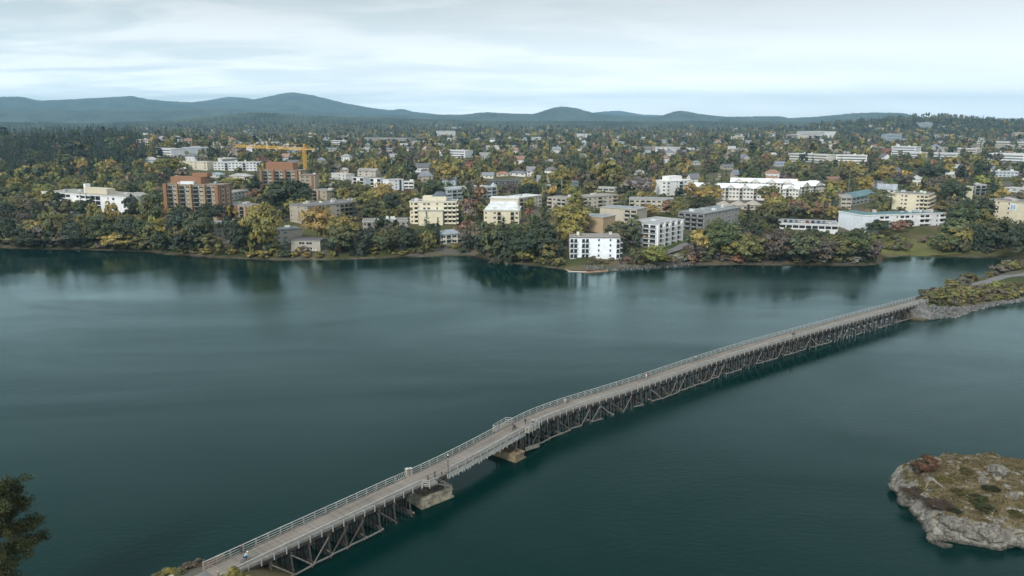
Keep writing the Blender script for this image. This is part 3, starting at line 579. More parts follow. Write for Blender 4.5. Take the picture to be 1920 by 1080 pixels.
building((974,372),(1016,366.5), 3, 15, 'cream wing with brown-curtained balconies under a wide white roof', None, (.62,.57,.46), (.62,.64,.63), (.62,.62,.58), bays='bwbwsw', clear=0.7, units=2)
building((662,333),(681,334), 3, 9, 'narrow white townhouse block with black strips, leftmost of three', 'the white townhouses', WHITE, (.3,.3,.3), bays='g.g', fh=3.0, dark=True, clear=0.8, units=0, name='townhouse', cat='house', group='white modern townhouses')
building((694,335),(713,335.5), 3, 9, 'narrow white townhouse block with black strips behind the golden tree', None, WHITE, (.3,.3,.3), bays='g.g', fh=3.0, dark=True, clear=0.8, units=0, name='townhouse', cat='house', group='white modern townhouses')
r = building((729,338),(756,336.5), 4, 10, 'plain white townhouse block with black side strip and small windows', 'the plain white townhouse', (.80,.81,.83), (.3,.3,.3), bays='.s.', fh=2.7, dark=True, clear=0.9, units=0, name='townhouse', cat='house', group='white modern townhouses')
W_, D_, H_ = r['size']; add_block(r, 'dark_strip', W_*.72, W_*.85, -.25, -.01, -3, H_, (.05,.06,.06))
building((757,341),(775,341), 2, 9, 'low white annexe with large windows right of the plain white townhouse', None, WHITE, (.36,.36,.36), bays='WW', fh=3.0, dark=True, clear=0.8, units=1, name='townhouse', cat='house', group='white modern townhouses')
building((922,341),(985,339), 1, 14, 'long low shed with dark slate roof behind the blue-grey apartments', 'the dark-roofed shed', (.12,.13,.13), (.09,.11,.12), bays='WWWWW', fh=3.4, name='shed', clear=0.6, units=0)
building((1027,370),(1061,373), 3, 13, 'beige balcony block with grey roof behind the tall white mast', 'the beige balcony block', (.52,.48,.40), (.30,.29,.27), (.45,.42,.36), bays='bwbb', right='ww', balc='solid', clear=0.7, units=2)
building((1092,371),(1158,366), 3, 15, 'beige apartments with brown-edged flat roof behind yellow poplar', 'the brown-edged apartments', (.52,.48,.40), (.30,.29,.27), (.40,.36,.30), bays='bwwbwwb', balc='solid', clear=0.6, units=3)
building((1180,374),(1262,375.5), 3, 16, 'beige three-storey apartments with wide grey roof and timber balconies', 'the wide-roofed beige apartments', (.52,.48,.40), (.28,.30,.31), (.42,.39,.33), bays='bwbbwwbs', balc='solid', clear=0.8, units=0)
building((1125,389),(1194,394), 3, 15, 'beige apartments with sloping grey roof edge and right-hand balconies', 'the sloping-roofed apartments', (.50,.46,.38), (.28,.31,.33), (.42,.39,.33), bays='....bb', right='..', balc='solid', clear=0.7, units=0)
building((1086,405),(1131,409), 3, 14, 'tan apartments with blank end wall behind the big golden-green tree', 'the tan block', TAN, (.27,.30,.32), (.40,.35,.28), bays='ww..', right='...', clear=0.6, units=0)
building((1069,446),(1163,446.5), 4, 14, 'white four-storey apartment block standing at the rocky shore', 'the white shore block', (.82,.84,.87), (.27,.25,.23), (.20,.18,.17), bays='bb.bb..s..s.b', right='b.b', fh=2.75, dark=True, clear=1.0, units=2)
building((1231,421),(1281,412), 5, 15, 'white apartment block with tall fin walls and dark balconies on lawn', 'the white finned block', WHITE, (.36,.37,.37), (.40,.41,.41), bays='pbpbpbpbp', left='..bb', col2=WHITE, corner=(1196,414,'l'), fh=2.75, balc='white', dark=True, clear=1.0, units=1, pil=.8)
building((1320,402),(1389,390), 4, 13, 'long grey apartment slab with cream end balconies above the finned block', 'the long grey slab', (.30,.30,.29), (.24,.26,.27), (.2,.2,.2), bays='wwswwswwsww', left='bbbb', corner=(1278,397,'l'), balc='solid', clear=0.9, units=5)
building((1573,397),(1619,405), 3, 12, 'white end block with blank wall at the left of the teal-roofed apartments', None, (.70,.75,.80), (.10,.20,.22), WHITE, bays='.', fh=3.1, clear=1.0, units=0)
building((1620,405),(1772,400), 3, 14, 'long white apartments with teal roof and tan recessed balconies', 'the teal-roofed white apartments', (.74,.76,.77), (.10,.19,.21), WHITE, bays='bs.bb.sbbs.bb.sb', fh=3.1, balc='solid', clear=1.0, units=10)
building((1674,363),(1741,366.5), 4, 22, 'cream apartments with brown gravel roof and curved white panel', 'the cream gravel-roofed apartments', (.72,.66,.50), (.20,.19,.18), (.68,.62,.48), bays='..sw..wbb', right='bbbb', balc='solid', clear=0.8, units=5)
building((1799,350),(1811,351), 4, 9, 'narrow cream tower end beside dark trees', None, (.70,.64,.48), (.3,.3,.3), bays='s', clear=0.8, units=0)
building((1849,374),(1950,384), 4, 18, 'cream apartments with dark roof and square emblem at the right edge', 'the cream emblem apartments', (.72,.66,.50), (.20,.18,.17), (.60,.55,.43), bays='bbs.s...ww', left='b.b', balc='solid', fh=3.0, clear=1.0, units=5)
building((1578,371),(1597,371), 3, 12, 'beige end pavilion with open balconies left of teal sloping roof', 'the beige end pavilion', (.50,.46,.38), (.30,.30,.28), bays='WW', roof='gable', pitch=.5, clear=0.8, units=0)
building((1598,371),(1642,363), 2, 12, 'teal-roofed low apartments behind the beige end pavilion', None, (.30,.34,.36), (.13,.22,.25), bays='WWWWWW', roof='gable', pitch=.5, fh=3, clear=0.7, units=0)
building((1640,354),(1679,356), 2, 9, 'white house with two gables and blue-grey roof', 'the two-gabled white house', (.70,.72,.72), (.36,.40,.44), bays='wsw', roof='gable', pitch=.9, fh=3, name='house', cat='house', clear=0.8, units=1)
r = building((1462,419),(1572,423), 1, 22, 'white parking deck with cars on its roof above the brushy bank', 'the white parking deck', (.66,.68,.68), (.30,.31,.32), (.70,.72,.72), bays='WWWWWWWWW', fh=3.4, name='parking_deck', dark=True, clear=0.8, units=0)
DECK = r
# white complex with many gabled metal roofs
def gabled_row(FL, FR, floors, depth, gables, label, short, col=(.70,.69,.64), roofcol=(.80,.84,.86)):
    r = building(FL, FR, floors, depth, label, short, col, roofcol, bays='wbww'*max(1, gables)+'w', roof='gable', pitch=.38, balc='white', clear=0.6, units=0, name='apartment_complex')
    W_, D_, H_ = r['size']
    for k in range(gables):
        x = W_*(k+.5)/gables; w = W_/gables*.30; rh = w*.65
        mb = MB(); mb.add([(x-w,-.9,H_),(x+w,-.9,H_),(x,-.9,H_+rh),(x-w,D_*.5,H_),(x+w,D_*.5,H_),(x,D_*.5,H_+rh)], [(0,1,2),(0,2,5,3),(1,4,5,2)]); obj('dormer', mb.mesh('dormer', M['paint']), r, color=col)
        mb = MB(); mb.add([(x-w-.5,-1.3,H_-.1),(x,-1.3,H_+rh+.15),(x+w+.5,-1.3,H_-.1),(x-w-.5,D_*.5,H_-.1),(x,D_*.5,H_+rh+.15),(x+w+.5,D_*.5,H_-.1)]+[(x-w-.5,-1.3,H_+.15),(x,-1.3,H_+rh+.4),(x+w+.5,-1.3,H_+.15),(x-w-.5,D_*.5,H_+.15),(x,D_*.5,H_+rh+.4),(x+w+.5,D_*.5,H_+.15)],
            [(0,3,4,1),(1,4,5,2),(6,7,10,9),(7,8,11,10),(0,1,7,6),(1,2,8,7),(0,6,9,3),(2,5,11,8)]); obj('dormer_roof', mb.mesh('dormer_roof', M['roofing']), r, color=roofcol)
    return r
gabled_row((1302,351),(1440,354), 3, 16, 5, 'white complex with rows of small gables and bright metal roof', 'the white gabled complex')
gabled_row((1370,341),(1494,344), 3, 16, 4, 'rear wing of the white gabled complex with bright metal roof', None)
gabled_row((1468,354),(1498,355), 3, 14, 1, 'short gabled white wing with bright roof at the end of the complex', None)
gabled_row((1498,351),(1546,347), 2, 18, 2, 'white hall with broad scalloped roof right of the gabled complex', 'the broad white hall')
r = building((1250,341),(1297,338), 4, 16, 'bright white apartment block with stepped penthouse beside the golden poplar', 'the bright white stepped block', (.78,.79,.78), (.66,.67,.66), (.80,.80,.78), bays='w.sbw.', left='w.w', fh=2.9, clear=0.8, units=2)
W_, D_, H_ = r['size']; add_block(r, 'penthouse', W_*.2, W_*.7, 3, 11, H_+.5, H_+4, (.78,.78,.76))
for k in range(3):
    x = 1362+k*28; building((x-11,386-k*0.5),(x+11,386-k*0.5), 1, 12, ('small hall with pale pyramid roof behind the long grey slab, '+('leftmost','middle','rightmost')[k]+' of three'), None, (.50,.47,.40), (.40,.36,.31), bays='w.w', roof='hip', pitch=.7, fh=3.4, clear=0.5, units=0, name='hall', group='pyramid-roofed halls')
# --- second row and farther
building((337,303),(388,304), 3, 13, 'cream block with brown vertical panel behind yellow-green trees', 'the cream block', (.62,.57,.46), (.45,.44,.42), bays='w.sw.w', clear=0.8, units=2)
building((400,305),(487,304.5), 3, 13, 'long white three-storey apartments beyond the brick towers', 'the long white apartments', (.70,.73,.74), (.45,.46,.46), (.60,.62,.63), bays='wwwbwwwwbwwwb', clear=0.9, units=3)
building((424,364),(466,357), 2, 13, 'low white annexe with long grey roof right of the brick tower', 'the low white annexe', (.60,.61,.60), (.28,.27,.25), bays='wwwwww', clear=0.8, units=2)
building((430,330),(463,331), 2, 10, 'cream house with flat white front behind the low white annexe', None, (.66,.62,.50), (.4,.4,.4), bays='w.w.w', roof='hip', clear=0.8, units=0, name='house', cat='house')
building((392,327),(412,328), 1, 9, 'small house with slate-blue hip roof behind the tall brick tower', None, (.55,.56,.55), (.25,.32,.36), bays='ww', roof='hip', clear=0.8, units=0, name='house', cat='house')
building((670,320),(704,321), 2, 10, 'pale house with grey roof above the white townhouses', 'the pale grey-roofed house', (.52,.48,.42), (.30,.28,.26), bays='www', roof='gable', clear=0.8, units=1, name='house', cat='house')
building((617,325),(648,328), 2, 10, 'white workshop beside the crane with pale roof', None, (.66,.66,.64), (.5,.5,.48), bays='w.ww', clear=0.6, units=1, name='workshop')
building((783,331),(811,331), 2, 10, 'house with steep grey hip roof between golden trees', 'the steep-roofed house', (.42,.37,.31), (.22,.24,.27), bays='w.w', roof='hip', pitch=1.1, clear=0.7, units=1, name='house', cat='house')
building((953,324),(985,325), 1, 9, 'white bungalow with dark grey roof among autumn trees', 'the white bungalow', (.70,.70,.68), (.16,.17,.19), bays='www', roof='hip', clear=0.9, units=0, name='house', cat='house')
building((931,326),(953,326), 1, 9, 'bungalow with orange-brown roof left of the white bungalow', None, (.60,.52,.44), (.38,.20,.13), bays='ww', roof='hip', clear=0.8, units=0, name='house', cat='house')
building((988,321),(1003,321), 2, 9, 'white steep-gabled house right of the white bungalow', None, (.72,.72,.70), (.25,.26,.29), bays='w.', roof='gable', pitch=1.1, clear=0.8, units=0, name='house', cat='house')
building((1120,352),(1152,353), 1, 10, 'low pale building with long windows behind the golden round tree', None, (.50,.50,.48), (.4,.4,.38), bays='WWW', fh=3.2, clear=0.8, units=0)
building((1068,342),(1085,342), 2, 9, 'dark teal house between yellow trees', None, (.14,.20,.21), (.20,.24,.25), bays='ww', clear=0.6, units=0, name='house', cat='house')
building((1866,322),(1910,323), 2, 16, 'pale blue flat-roofed block among dark trees at the right', 'the pale blue block', (.48,.54,.60), (.42,.44,.46), bays='wwwwww', clear=0.9, units=2)
building((1830,347),(1850,347), 3, 12, 'grey balcony block right of the dark round tree', None, (.45,.46,.46), (.4,.4,.4), bays='bb', clear=0.7, units=1)
building((1884,352),(1922,355), 1, 12, 'low white house at the right edge above the cream emblem apartments', None, (.60,.61,.60), (.45,.45,.45), bays='www', clear=0.8, units=1, name='house', cat='house')
# --- large far buildings, windows as long bands
def far_building(FL, FR, floors, depth, label, col=(.66,.67,.66), roofcol=(.5,.5,.5), fh=3.4, short=None):
    r = building(FL, FR, floors, depth, label, short, col, roofcol, bays='', fh=fh, clear=0.85, units=2, name='office_building', cat='building')
    W_, D_, H_ = r['size']
    for f in range(floors): add_block(r, 'window_band', 1.2, W_-1.2, -.06, -.003, f*fh+1.0, f*fh+2.5, (.10,.12,.13))
    return r
far_building((818,246),(853,246), 4, 30, 'pale hotel block on the wooded rise in the far centre', (.72,.72,.70), short='the far pale hotel')
far_building((824,282),(872,283), 3, 24, 'long white flat-roofed school building in the middle distance', (.76,.77,.77), short='the white school')
far_building((669,259),(765,260), 2, 40, 'long low brown-roofed store far beyond the crane', (.40,.38,.35), (.30,.29,.28))
far_building((616,264),(648,264), 2, 20, 'small white row of shops just right of the crane top', (.68,.68,.67))
far_building((838,260),(846,260), 2, 14, 'small white box below the far pale hotel', (.72,.72,.71))
far_building((992,258),(1015,258), 2, 20, 'white low building in the hazy far centre', (.70,.71,.71))
far_building((1495,246),(1547,247), 5, 40, 'broad white hospital-like block on the far right slope', (.74,.74,.72), short='the far white block')
far_building((1474,252),(1496,253), 3, 25, 'beige lower block left of the broad far white block', (.52,.48,.42))
far_building((1662,252),(1691,252), 5, 25, 'blue-glass office block below the wooded hill', (.35,.42,.47), (.5,.55,.58), short='the blue office block')
far_building((1672,275),(1717,276), 4, 30, 'white office with dark grid windows in the right distance', (.66,.67,.67), short='the dark-windowed office')
far_building((1832,266),(1921,268), 3, 60, 'very long tan store building at the right horizon', (.58,.53,.46), (.5,.48,.45), short='the long tan store')
far_building((1848,289),(1921,291), 3, 50, 'long white warehouse at the right edge of town', (.70,.72,.72), (.6,.6,.6), short='the long white warehouse')
far_building((1705,287),(1795,289), 2, 40, 'low white commercial hall right of the dark-windowed office', (.62,.63,.63))
far_building((1788,279),(1832,280), 2, 35, 'low tan commercial hall left of the long tan store', (.56,.52,.45))
far_building((1568,291),(1626,292), 3, 20, 'white apartment row behind a dark conifer in the right distance', (.72,.72,.70), short='the far white apartment row')
far_building((1478,288),(1552,291), 3, 20, 'cream apartment row left of the far white apartment row', (.66,.64,.58))
far_building((1727,230),(1749,230), 6, 30, 'grey-blue tower block on the flank of the wooded hill', (.40,.44,.47))
far_building((70,231),(92,231), 3, 60, 'pale store on the hazy far left plain, leftmost of two', (.6,.62,.64))
far_building((98,231),(118,231), 3, 60, 'pale store on the hazy far left plain, second from the left edge', (.6,.62,.64))
far_building((293,279),(320,280), 3, 20, 'white apartment block behind the left woods', (.72,.73,.73), short='the white block by the woods')
far_building((255,262),(277,262), 2, 18, 'cream row of houses at the end of the left woods', (.64,.58,.46))
far_building((415,298),(445,297), 2, 16, 'stepped white terrace behind the long white apartments', (.70,.70,.67))
print('buildings', len(LANDMARKS))
# ------------------------------------------------------------------ smaller houses of the town
def in_poly(u, v, poly): return bool(inside(np.array([u]), np.array([v]), poly)[0])
FOREST = [(-80,238),(60,240),(150,235),(230,240),(262,262),(285,292),(262,312),(215,318),(150,322),(70,330),(-80,338)]
def free_of_prints(x, y, r):
    for cx, cy, ca, sa, hw, hd in PRINTS:
        dx, dy = x-cx, y-cy
        if abs(dx) > 90 or abs(dy) > 90: continue
        if abs(dx*ca+dy*sa) < hw+r and abs(-dx*sa+dy*ca) < hd+r: return False
    return True
def hides(u0, v0, u1, v1, dep, slack=3):
    for a0, b0, a1, b1, dd in BOXES:
        if dep < dd+4 and u1 > a0+slack and u0 < a1-slack and v1 > b0+slack and v0 < b1-slack: return True
    return False
def house_meshes(hip):
    w = MB(); w.box(-.5,.5,-.5,.5,-.6,1)
    if not hip: w.add([(-.5,-.498,1),(-.5,.498,1),(-.5,0,1.72),(.5,-.498,1),(.5,.498,1),(.5,0,1.72)], [(0,2,1),(3,4,5),(0,3,5,2),(1,2,5,4)])
    r = MB()
    if hip:
        r.add([(-.56,-.56,.98),(.56,-.56,.98),(.56,.56,.98),(-.56,.56,.98),(-.18,0,1.62),(.18,0,1.62),(-.56,-.56,1.03),(.56,-.56,1.03),(.56,.56,1.03),(-.56,.56,1.03)],
              [(0,3,2,1),(0,1,7,6),(1,2,8,7),(2,3,9,8),(3,0,6,9),(6,7,5,4),(8,9,4,5),(7,8,5),(9,6,4)])
    else:
        A = [(-.55,-.57,.93),(.55,-.57,.93),(.55,0,1.74),(-.55,0,1.74),(.55,.57,.93),(-.55,.57,.93)]; Bq = [(x,y,z+.07) for x,y,z in A]
        r.add(A+Bq, [(0,1,2,3),(3,2,4,5),(6,9,8,7),(9,11,10,8),(0,6,7,1),(5,4,10,11),(0,3,9,6),(3,5,11,9),(1,7,8,2),(2,8,10,4)])
    return w.mesh('wall', M['paint']), r.mesh('roof', M['roofing'])
HM = [house_meshes(False), house_meshes(True)]
HC = [((.72,.72,.70),'white'), ((.66,.62,.52),'cream'), ((.50,.50,.49),'grey'), ((.46,.40,.33),'beige'), ((.40,.46,.50),'pale blue'), ((.70,.71,.72),'white')]
RC = [((.16,.16,.17),'dark grey'), ((.30,.30,.30),'grey'), ((.22,.25,.29),'slate blue'), ((.30,.19,.14),'brown'), ((.48,.48,.47),'pale')]
def house_at(x, y, w, d, h, rz, hip, wc, rc, windows):
    z = g1(x, y); u, v, dep = project((x, y, z))
    r = obj('house', None, None, (x, y, z), rz); r['category'] = 'house'; r['group'] = 'houses of the town'
    obj('wall', HM[hip][0], r, scale=(w, d, h), color=vary(wc[0], .08)); obj('roof', HM[hip][1], r, scale=(w, d, h), color=vary(rc[0], .12))
    if windows:
        n_ = max(2, int(w/4))
        for k in range(n_):
            obj('window', WIN[0], r, (-w/2+w*(k+.5)/n_, -d/2, h*.35), 0, (1.5, 1, min(1.4, h*.4)))
        sd = 1 if x < 0 else -1; obj('window', WIN[0], r, (sd*w/2, 0, h*.35), sd*PI/2, (1.5, 1, min(1.4, h*.4)))
    AUTO.append((r, f"{wc[1]} house with {rc[1]} roof", u, v-h*F_PX/dep, dep))
    PRINTS.append((x, y, math.cos(rz), math.sin(rz), w/2, d/2)); pw = w*.5*F_PX/dep
    BOXES.append((u-pw, v-h*1.75*F_PX/dep, u+pw, v-h*.35*F_PX/dep, dep))
BOXES += [(436,262,626,291,690), (564,262,584,326,690)]
placed = []
nh = 0; tries = 0
while nh < 95 and tries < 4000:
    tries += 1
    v = random.uniform(262, 352); u = random.uniform(-10, 1930)
    if in_poly(u, v, FOREST) or (u < 330 and v > 315): continue
    p = hit(u, v); _, _, dep = project(p)
    if dep > 2600 or dep < 520: continue
    w = random.uniform(9, 15); d = random.uniform(8, 11); h = random.choice((3.2, 5.6, 5.8)); s_ = F_PX/dep
    if not free_of_prints(p[0], p[1], 9): continue
    if hides(u-w*.5*s_, v-h*1.7*s_, u+w*.5*s_, v, dep, 1): continue
    if any(abs(u-a) < 30*k+4 and abs(v-b) < 7*k+2 for a, b, k in placed): continue
    placed.append((u, v, s_)); nh += 1
    house_at(p[0], p[1], w, d, h, random.choice((0.25, 0.25+PI/2, -0.2))+random.uniform(-.12, .12), random.random() < .4, random.choice(HC), random.choice(RC), dep < 1100)
# far houses and sheds past counting: one mass
Vs, Fs, Ts = [], [], []; off = 0
def add_quadmesh(Vv, Ff, col):
    global off
    Vs.append(Vv); Fs.append(np.array(Ff)+off); Ts.append(np.tile(col, (len(Vv), 1))); off += len(Vv)
for k in range(300):
    v = 234+ (random.random()**0.8)*60; u = random.uniform(-40, 1960)
    if in_poly(u, v, FOREST): continue
    p = hit(u, v); _, _, dep = project(p)
    if dep < 900 or dep > 6500 or not free_of_prints(p[0], p[1], 12): continue
    big = random.random() < .12; w = random.uniform(25, 60) if big else random.uniform(9, 18); d = random.uniform(9, 13) if not big else random.uniform(15, 25); h = random.uniform(4, 7) if not big else random.uniform(6, 11)
    rz = random.choice((0.25, 0.25+PI/2, -.2)); c, s_ = math.cos(rz), math.sin(rz)
    def T(P): P = np.array(P, float); return np.stack([P[:, 0]*c-P[:, 1]*s_+p[0], P[:, 0]*s_+P[:, 1]*c+p[1], P[:, 2]+p[2]], -1)
    rh = 0.4 if big else 2.6
    add_quadmesh(T([(-w/2,-d/2,-3),(w/2,-d/2,-3),(w/2,d/2,-3),(-w/2,d/2,-3),(-w/2,-d/2,h),(w/2,-d/2,h),(w/2,d/2,h),(-w/2,d/2,h)]), [(0,1,5,4),(1,2,6,5),(2,3,7,6),(3,0,4,7)], tuple(.8*q for q in random.choice(HC)[0]))
    add_quadmesh(T([(-w/2-.4,-d/2-.5,h-.1),(w/2+.4,-d/2-.5,h-.1),(w/2+.4,0,h+rh),(-w/2-.4,0,h+rh),(w/2+.4,d/2+.5,h-.1),(-w/2-.4,d/2+.5,h-.1)]), [(0,1,2,3),(3,2,4,5)], random.choice(RC)[0] if not big else (.5,.5,.5))
o = obj('distant_houses', np_mesh('distant_houses', np.concatenate(Vs), np.concatenate(Fs), M['tint'], np.concatenate(Ts))); struct(o, 'far-off mass of small pale houses and sheds across the plain', 'stuff')
# ------------------------------------------------------------------ trees
T_ = tree
for a in [(58,378,412,32,'b','yg'),(100,392,458,34,'b','olive'),(137,390,456,22,'c','conifer'),(180,382,440,28,'b','yg'),(213,380,430,22,'b','gold'),(248,370,425,28,'b','dark'),
    (285,376,432,34,'b','olive'),(72,414,445,18,'b','gold'),(222,437,470,52,'b','gold'),(268,440,471,32,'b','olive'),(30,438,464,36,'b','olive'),(150,418,465,58,'b','dark'),
    (192,404,462,64,'b','green'),(120,438,466,36,'b','brown'),(322,402,462,36,'c','conifer'),(348,394,462,52,'b','dark'),(60,438,465,46,'b','dark'),(376,400,464,50,'b','green'),
    (398,382,420,42,'b','dark'),(497,384,478,64,'b','yg'),(596,391,456,54,'b','gold'),(646,405,470,52,'b','yg'),(540,339,402,78,'b','dark'),(476,332,372,28,'b','dark'),
    (440,334,352,48,'b','yg'),(432,408,458,34,'b','dark'),(456,412,474,52,'b','dark'),(535,449,482,28,'c','conifer'),(562,327,352,20,'p','yg'),(631,339,376,26,'c','dark'),
    (635,287,318,36,'c','conifer'),(557,287,309,17,'b','gold'),(317,299,332,58,'b','yg'),(298,309,336,30,'b','yg'),(290,318,346,26,'b','gold'),(720,345,392,46,'b','gold'),
    (672,338,374,14,'p','yg'),(690,353,376,15,'p','yg'),(709,369,392,24,'b','rust'),(838,307,347,44,'b','gold'),(746,310,333,26,'b','olive'),(801,397,454,34,'c','green'),
    (718,408,458,30,'b','dark'),(768,409,458,26,'c','dark'),(745,414,458,24,'b','dark'),(822,408,458,26,'c','conifer'),(880,374,417,26,'b','rust'),(891,424,466,34,'b','brown'),
    (945,408,492,54,'c','dark'),(980,430,494,46,'b','dark'),(925,430,490,40,'b','green'),(984,464,494,34,'b','yg'),(875,388,420,28,'b','grey'),(1072,384,442,64,'b','yg'),
    (1077,351,394,32,'p','yg'),(1112,408,432,24,'b','gold'),(1004,446,474,16,'b','gold'),(1022,440,492,36,'b','dark'),(1186,409,462,30,'b','green'),(1212,430,459,25,'b','gold'),
    (1216,385,408,42,'b','gold'),(1258,375,402,36,'b','rust'),(1275,354,388,22,'b','dark'),(1195,334,374,54,'b','grey'),(1225,334,367,10,'p','gold'),(1230,460,500,46,'b','yg'),
    (1084,440,478,22,'b','yg'),(1050,318,364,42,'b','yg'),(1095,299,347,38,'c','dark'),(1140,300,352,48,'p','yg'),(1018,327,377,19,'p','green'),(990,334,362,30,'b','gold'),
    (1108,349,362,24,'b','gold'),(1400,384,434,42,'c','dark'),(1450,380,414,56,'b','olive'),(1491,376,408,30,'b','rust'),(1530,379,410,30,'b','rust'),(1560,388,414,26,'b','gold'),
    (1350,414,482,60,'b','green'),(1293,344,374,27,'b','gold'),(1330,351,385,42,'b','gold'),(1395,347,374,18,'b','rust'),(1440,349,383,40,'b','olive'),(1512,344,382,22,'c','green'),
    (1492,319,344,20,'c','conifer'),(1600,306,347,34,'b','gold'),(1628,299,343,24,'c','conifer'),(1660,312,345,36,'b','gold'),(1745,311,348,44,'b','dark'),(1650,357,394,37,'b','olive'),
    (1697,364,388,13,'c','green'),(1733,373,392,30,'b','yg'),(1786,344,386,44,'b','dark'),(1820,328,372,20,'c','dark'),(1860,318,362,24,'c','conifer'),(1775,387,442,24,'c','conifer'),
    (1832,374,424,52,'b','dark'),(1790,410,458,50,'b','green'),(1832,414,458,32,'b','olive'),(1880,410,464,60,'b','green'),(1925,420,474,50,'b','dark'),(1906,425,492,44,'b','dark'),
    (1646,414,442,42,'b','dark'),(1686,414,437,28,'b','rust'),(1705,413,429,13,'b','dark'),(1770,440,472,46,'b','green'),(1572,444,490,58,'b','olive'),(1605,430,492,50,'b','green'),
    (1400,440,494,56,'b','olive'),(1450,432,495,54,'b','brown'),(1500,436,496,60,'b','green'),(1540,448,496,50,'b','brown'),(1470,428,470,40,'b','olive'),(1630,452,494,38,'b','brown'),
    (1375,430,470,40,'b','olive'),(1440,405,452,40,'b','dark'),(1525,430,470,36,'b','dark'),(1400,420,465,44,'b','dark'),(1590,436,470,34,'b','dark'),(1640,340,372,20,'c','conifer'),
    (872,430,462,26,'b','brown'),(700,445,468,26,'b','olive'),(620,448,476,26,'b','dark'),(570,462,478,20,'b','brown'),(20,408,462,44,'b','dark'),(0,392,455,50,'b','dark'),(40,398,448,40,'b','brown'),
    (95,430,466,30,'b','dark'),(300,440,474,30,'b','dark'),(345,440,478,34,'b','dark'),(400,440,482,36,'b','olive'),(905,440,482,30,'b','dark'),(960,455,494,36,'b','dark'),(1150,420,455,26,'b','dark')]: T_(*a)
PROM = len(TREES)
# every further tree: scattered over the banks and the town, thinning with distance; the largest become things of their own, the rest one mass
cand = []
def spread_trees(n, region, size, mix, gap, forest=False):
    """region(u, v) weights; candidates keep a gap to each other and do not stand in houses or hide the fronts the place shows."""
    cell = {}
    for k in range(n):
        u, v = region()
        p = hit(u, v)
        _, _, dep = project(p); s_ = F_PX/dep
        if p[2] < 0.9 or dep > 7000: continue
        if not forest and in_poly(u, v, FOREST): continue
        if 1640 < u < 1765 and 438 < v < 478: continue
        h = size()*random.uniform(.62, 1.42); kind, colour = random.choices([m_[0] for m_ in mix], [m_[1] for m_ in mix])[0]
        w = h*(random.uniform(.75, 1.05) if kind == 'b' else (random.uniform(.28, .4) if kind == 'p' else random.uniform(.36, .52)))
        g = gap*w*s_; gy = max(1.2, g*.42); key = (int(u/40), int(v/20)); ok = True
        for a in (-1, 0, 1):
            for b_ in (-1, 0, 1):
                for q in cell.get((key[0]+a, key[1]+b_), ()):
                    if abs(q[0]-u) < g and abs(q[1]-v) < gy: ok = False; break
                if not ok: break
            if not ok: break
        if not ok: continue
        if not forest:
            if not free_of_prints(p[0], p[1], w*.3): continue
            if hides(u-w*.42*s_, v-h*s_, u+w*.42*s_, v, dep, 4): continue
        cell.setdefault(key, []).append((u, v)); cand.append((p[0], p[1], p[2], h, w, kind, colour, dep, forest))
B = lambda a, b_: (a, b_)
near_mix = [(('b','dark'),22),(('b','green'),20),(('b','olive'),24),(('b','yg'),10),(('b','gold'),5),(('b','rust'),2),(('b','brown'),8),(('c','conifer'),18),(('c','dark'),12),(('p','yg'),3)]
town_mix = [(('b','dark'),13),(('b','green'),20),(('b','olive'),26),(('b','yg'),13),(('b','gold'),8),(('b','rust'),3),(('b','brown'),9),(('c','conifer'),14),(('c','dark'),9),(('p','yg'),4),(('b','grey'),2)]
far_mix = [(('c','conifer'),36),(('c','dark'),24),(('b','dark'),18),(('b','olive'),9),(('b','green'),8),(('b','gold'),2),(('b','brown'),3)]
shore_v = lambda u: np.interp(u, [0,300,520,900,1060,1140,1300,1640,1662,1885,1930], [463,473,486,482,506,506,496,495,480,480,470])
def bank():
    u = random.uniform(-20, 1940); return u, shore_v(u)-abs(random.gauss(0, 22))-3
spread_trees(1500, bank, lambda: 13, near_mix, .42)
spread_trees(1800, lambda: (random.uniform(-20, 330), random.uniform(330, 462)), lambda: 13, near_mix, .4)
spread_trees(3200, lambda: (random.uniform(-20, 1940), random.uniform(318, 420)), lambda: 12, town_mix, .40)
spread_trees(5200, lambda: (random.uniform(-30, 1950), random.uniform(275, 322)), lambda: 12, town_mix, .46)
spread_trees(8000, lambda: (random.uniform(-40, 1960), 246+random.random()*32), lambda: 11, town_mix[:2]+far_mix+town_mix[2:6], .5)
spread_trees(7000, lambda: (random.uniform(-60, 1980), 229+random.random()*20), lambda: 13, far_mix, .5)
spread_trees(2600, lambda: (random.uniform(1520, 1980), random.uniform(212, 244)), lambda: 12, far_mix+[(('b','olive'),20),(('b','green'),14)], .42)
def in_forest():
    while True:
        u, v = random.uniform(-60, 290), random.uniform(236, 340)
        if in_poly(u, v, FOREST): return u, v
spread_trees(5200, in_forest, lambda: 15, [(('c','conifer'),46),(('c','dark'),24),(('b','dark'),14),(('b','green'),9),(('b','olive'),4),(('b','brown'),3)], .45, True)
cand.sort(key=lambda c: -c[3]*c[4]/c[7]**2)
single = [c for c in cand if not c[8]][:max(0, 300-PROM)]; sset = set(map(id, single))
for c in single: tree_at(c[0], c[1], c[3], c[4], c[5], c[6], 'trees on the far bank')
LOW = {'b': [broad_crown(200+i, 22, 9, 0.10) for i in range(5)], 'p': [broad_crown(220+i, 22, 8, 0.10, 0, 2) for i in range(3)], 'c': [conifer_crown(240+i, 9, 9, 0.10, 3) for i in range(5)]}
TINY = {'b': [broad_crown(300+i, 9, 5, 0.20) for i in range(5)], 'p': [broad_crown(320+i, 9, 5, 0.2, 0, 2) for i in range(3)], 'c': [conifer_crown(340+i, 6, 6, 0.17, 2) for i in range(5)]}
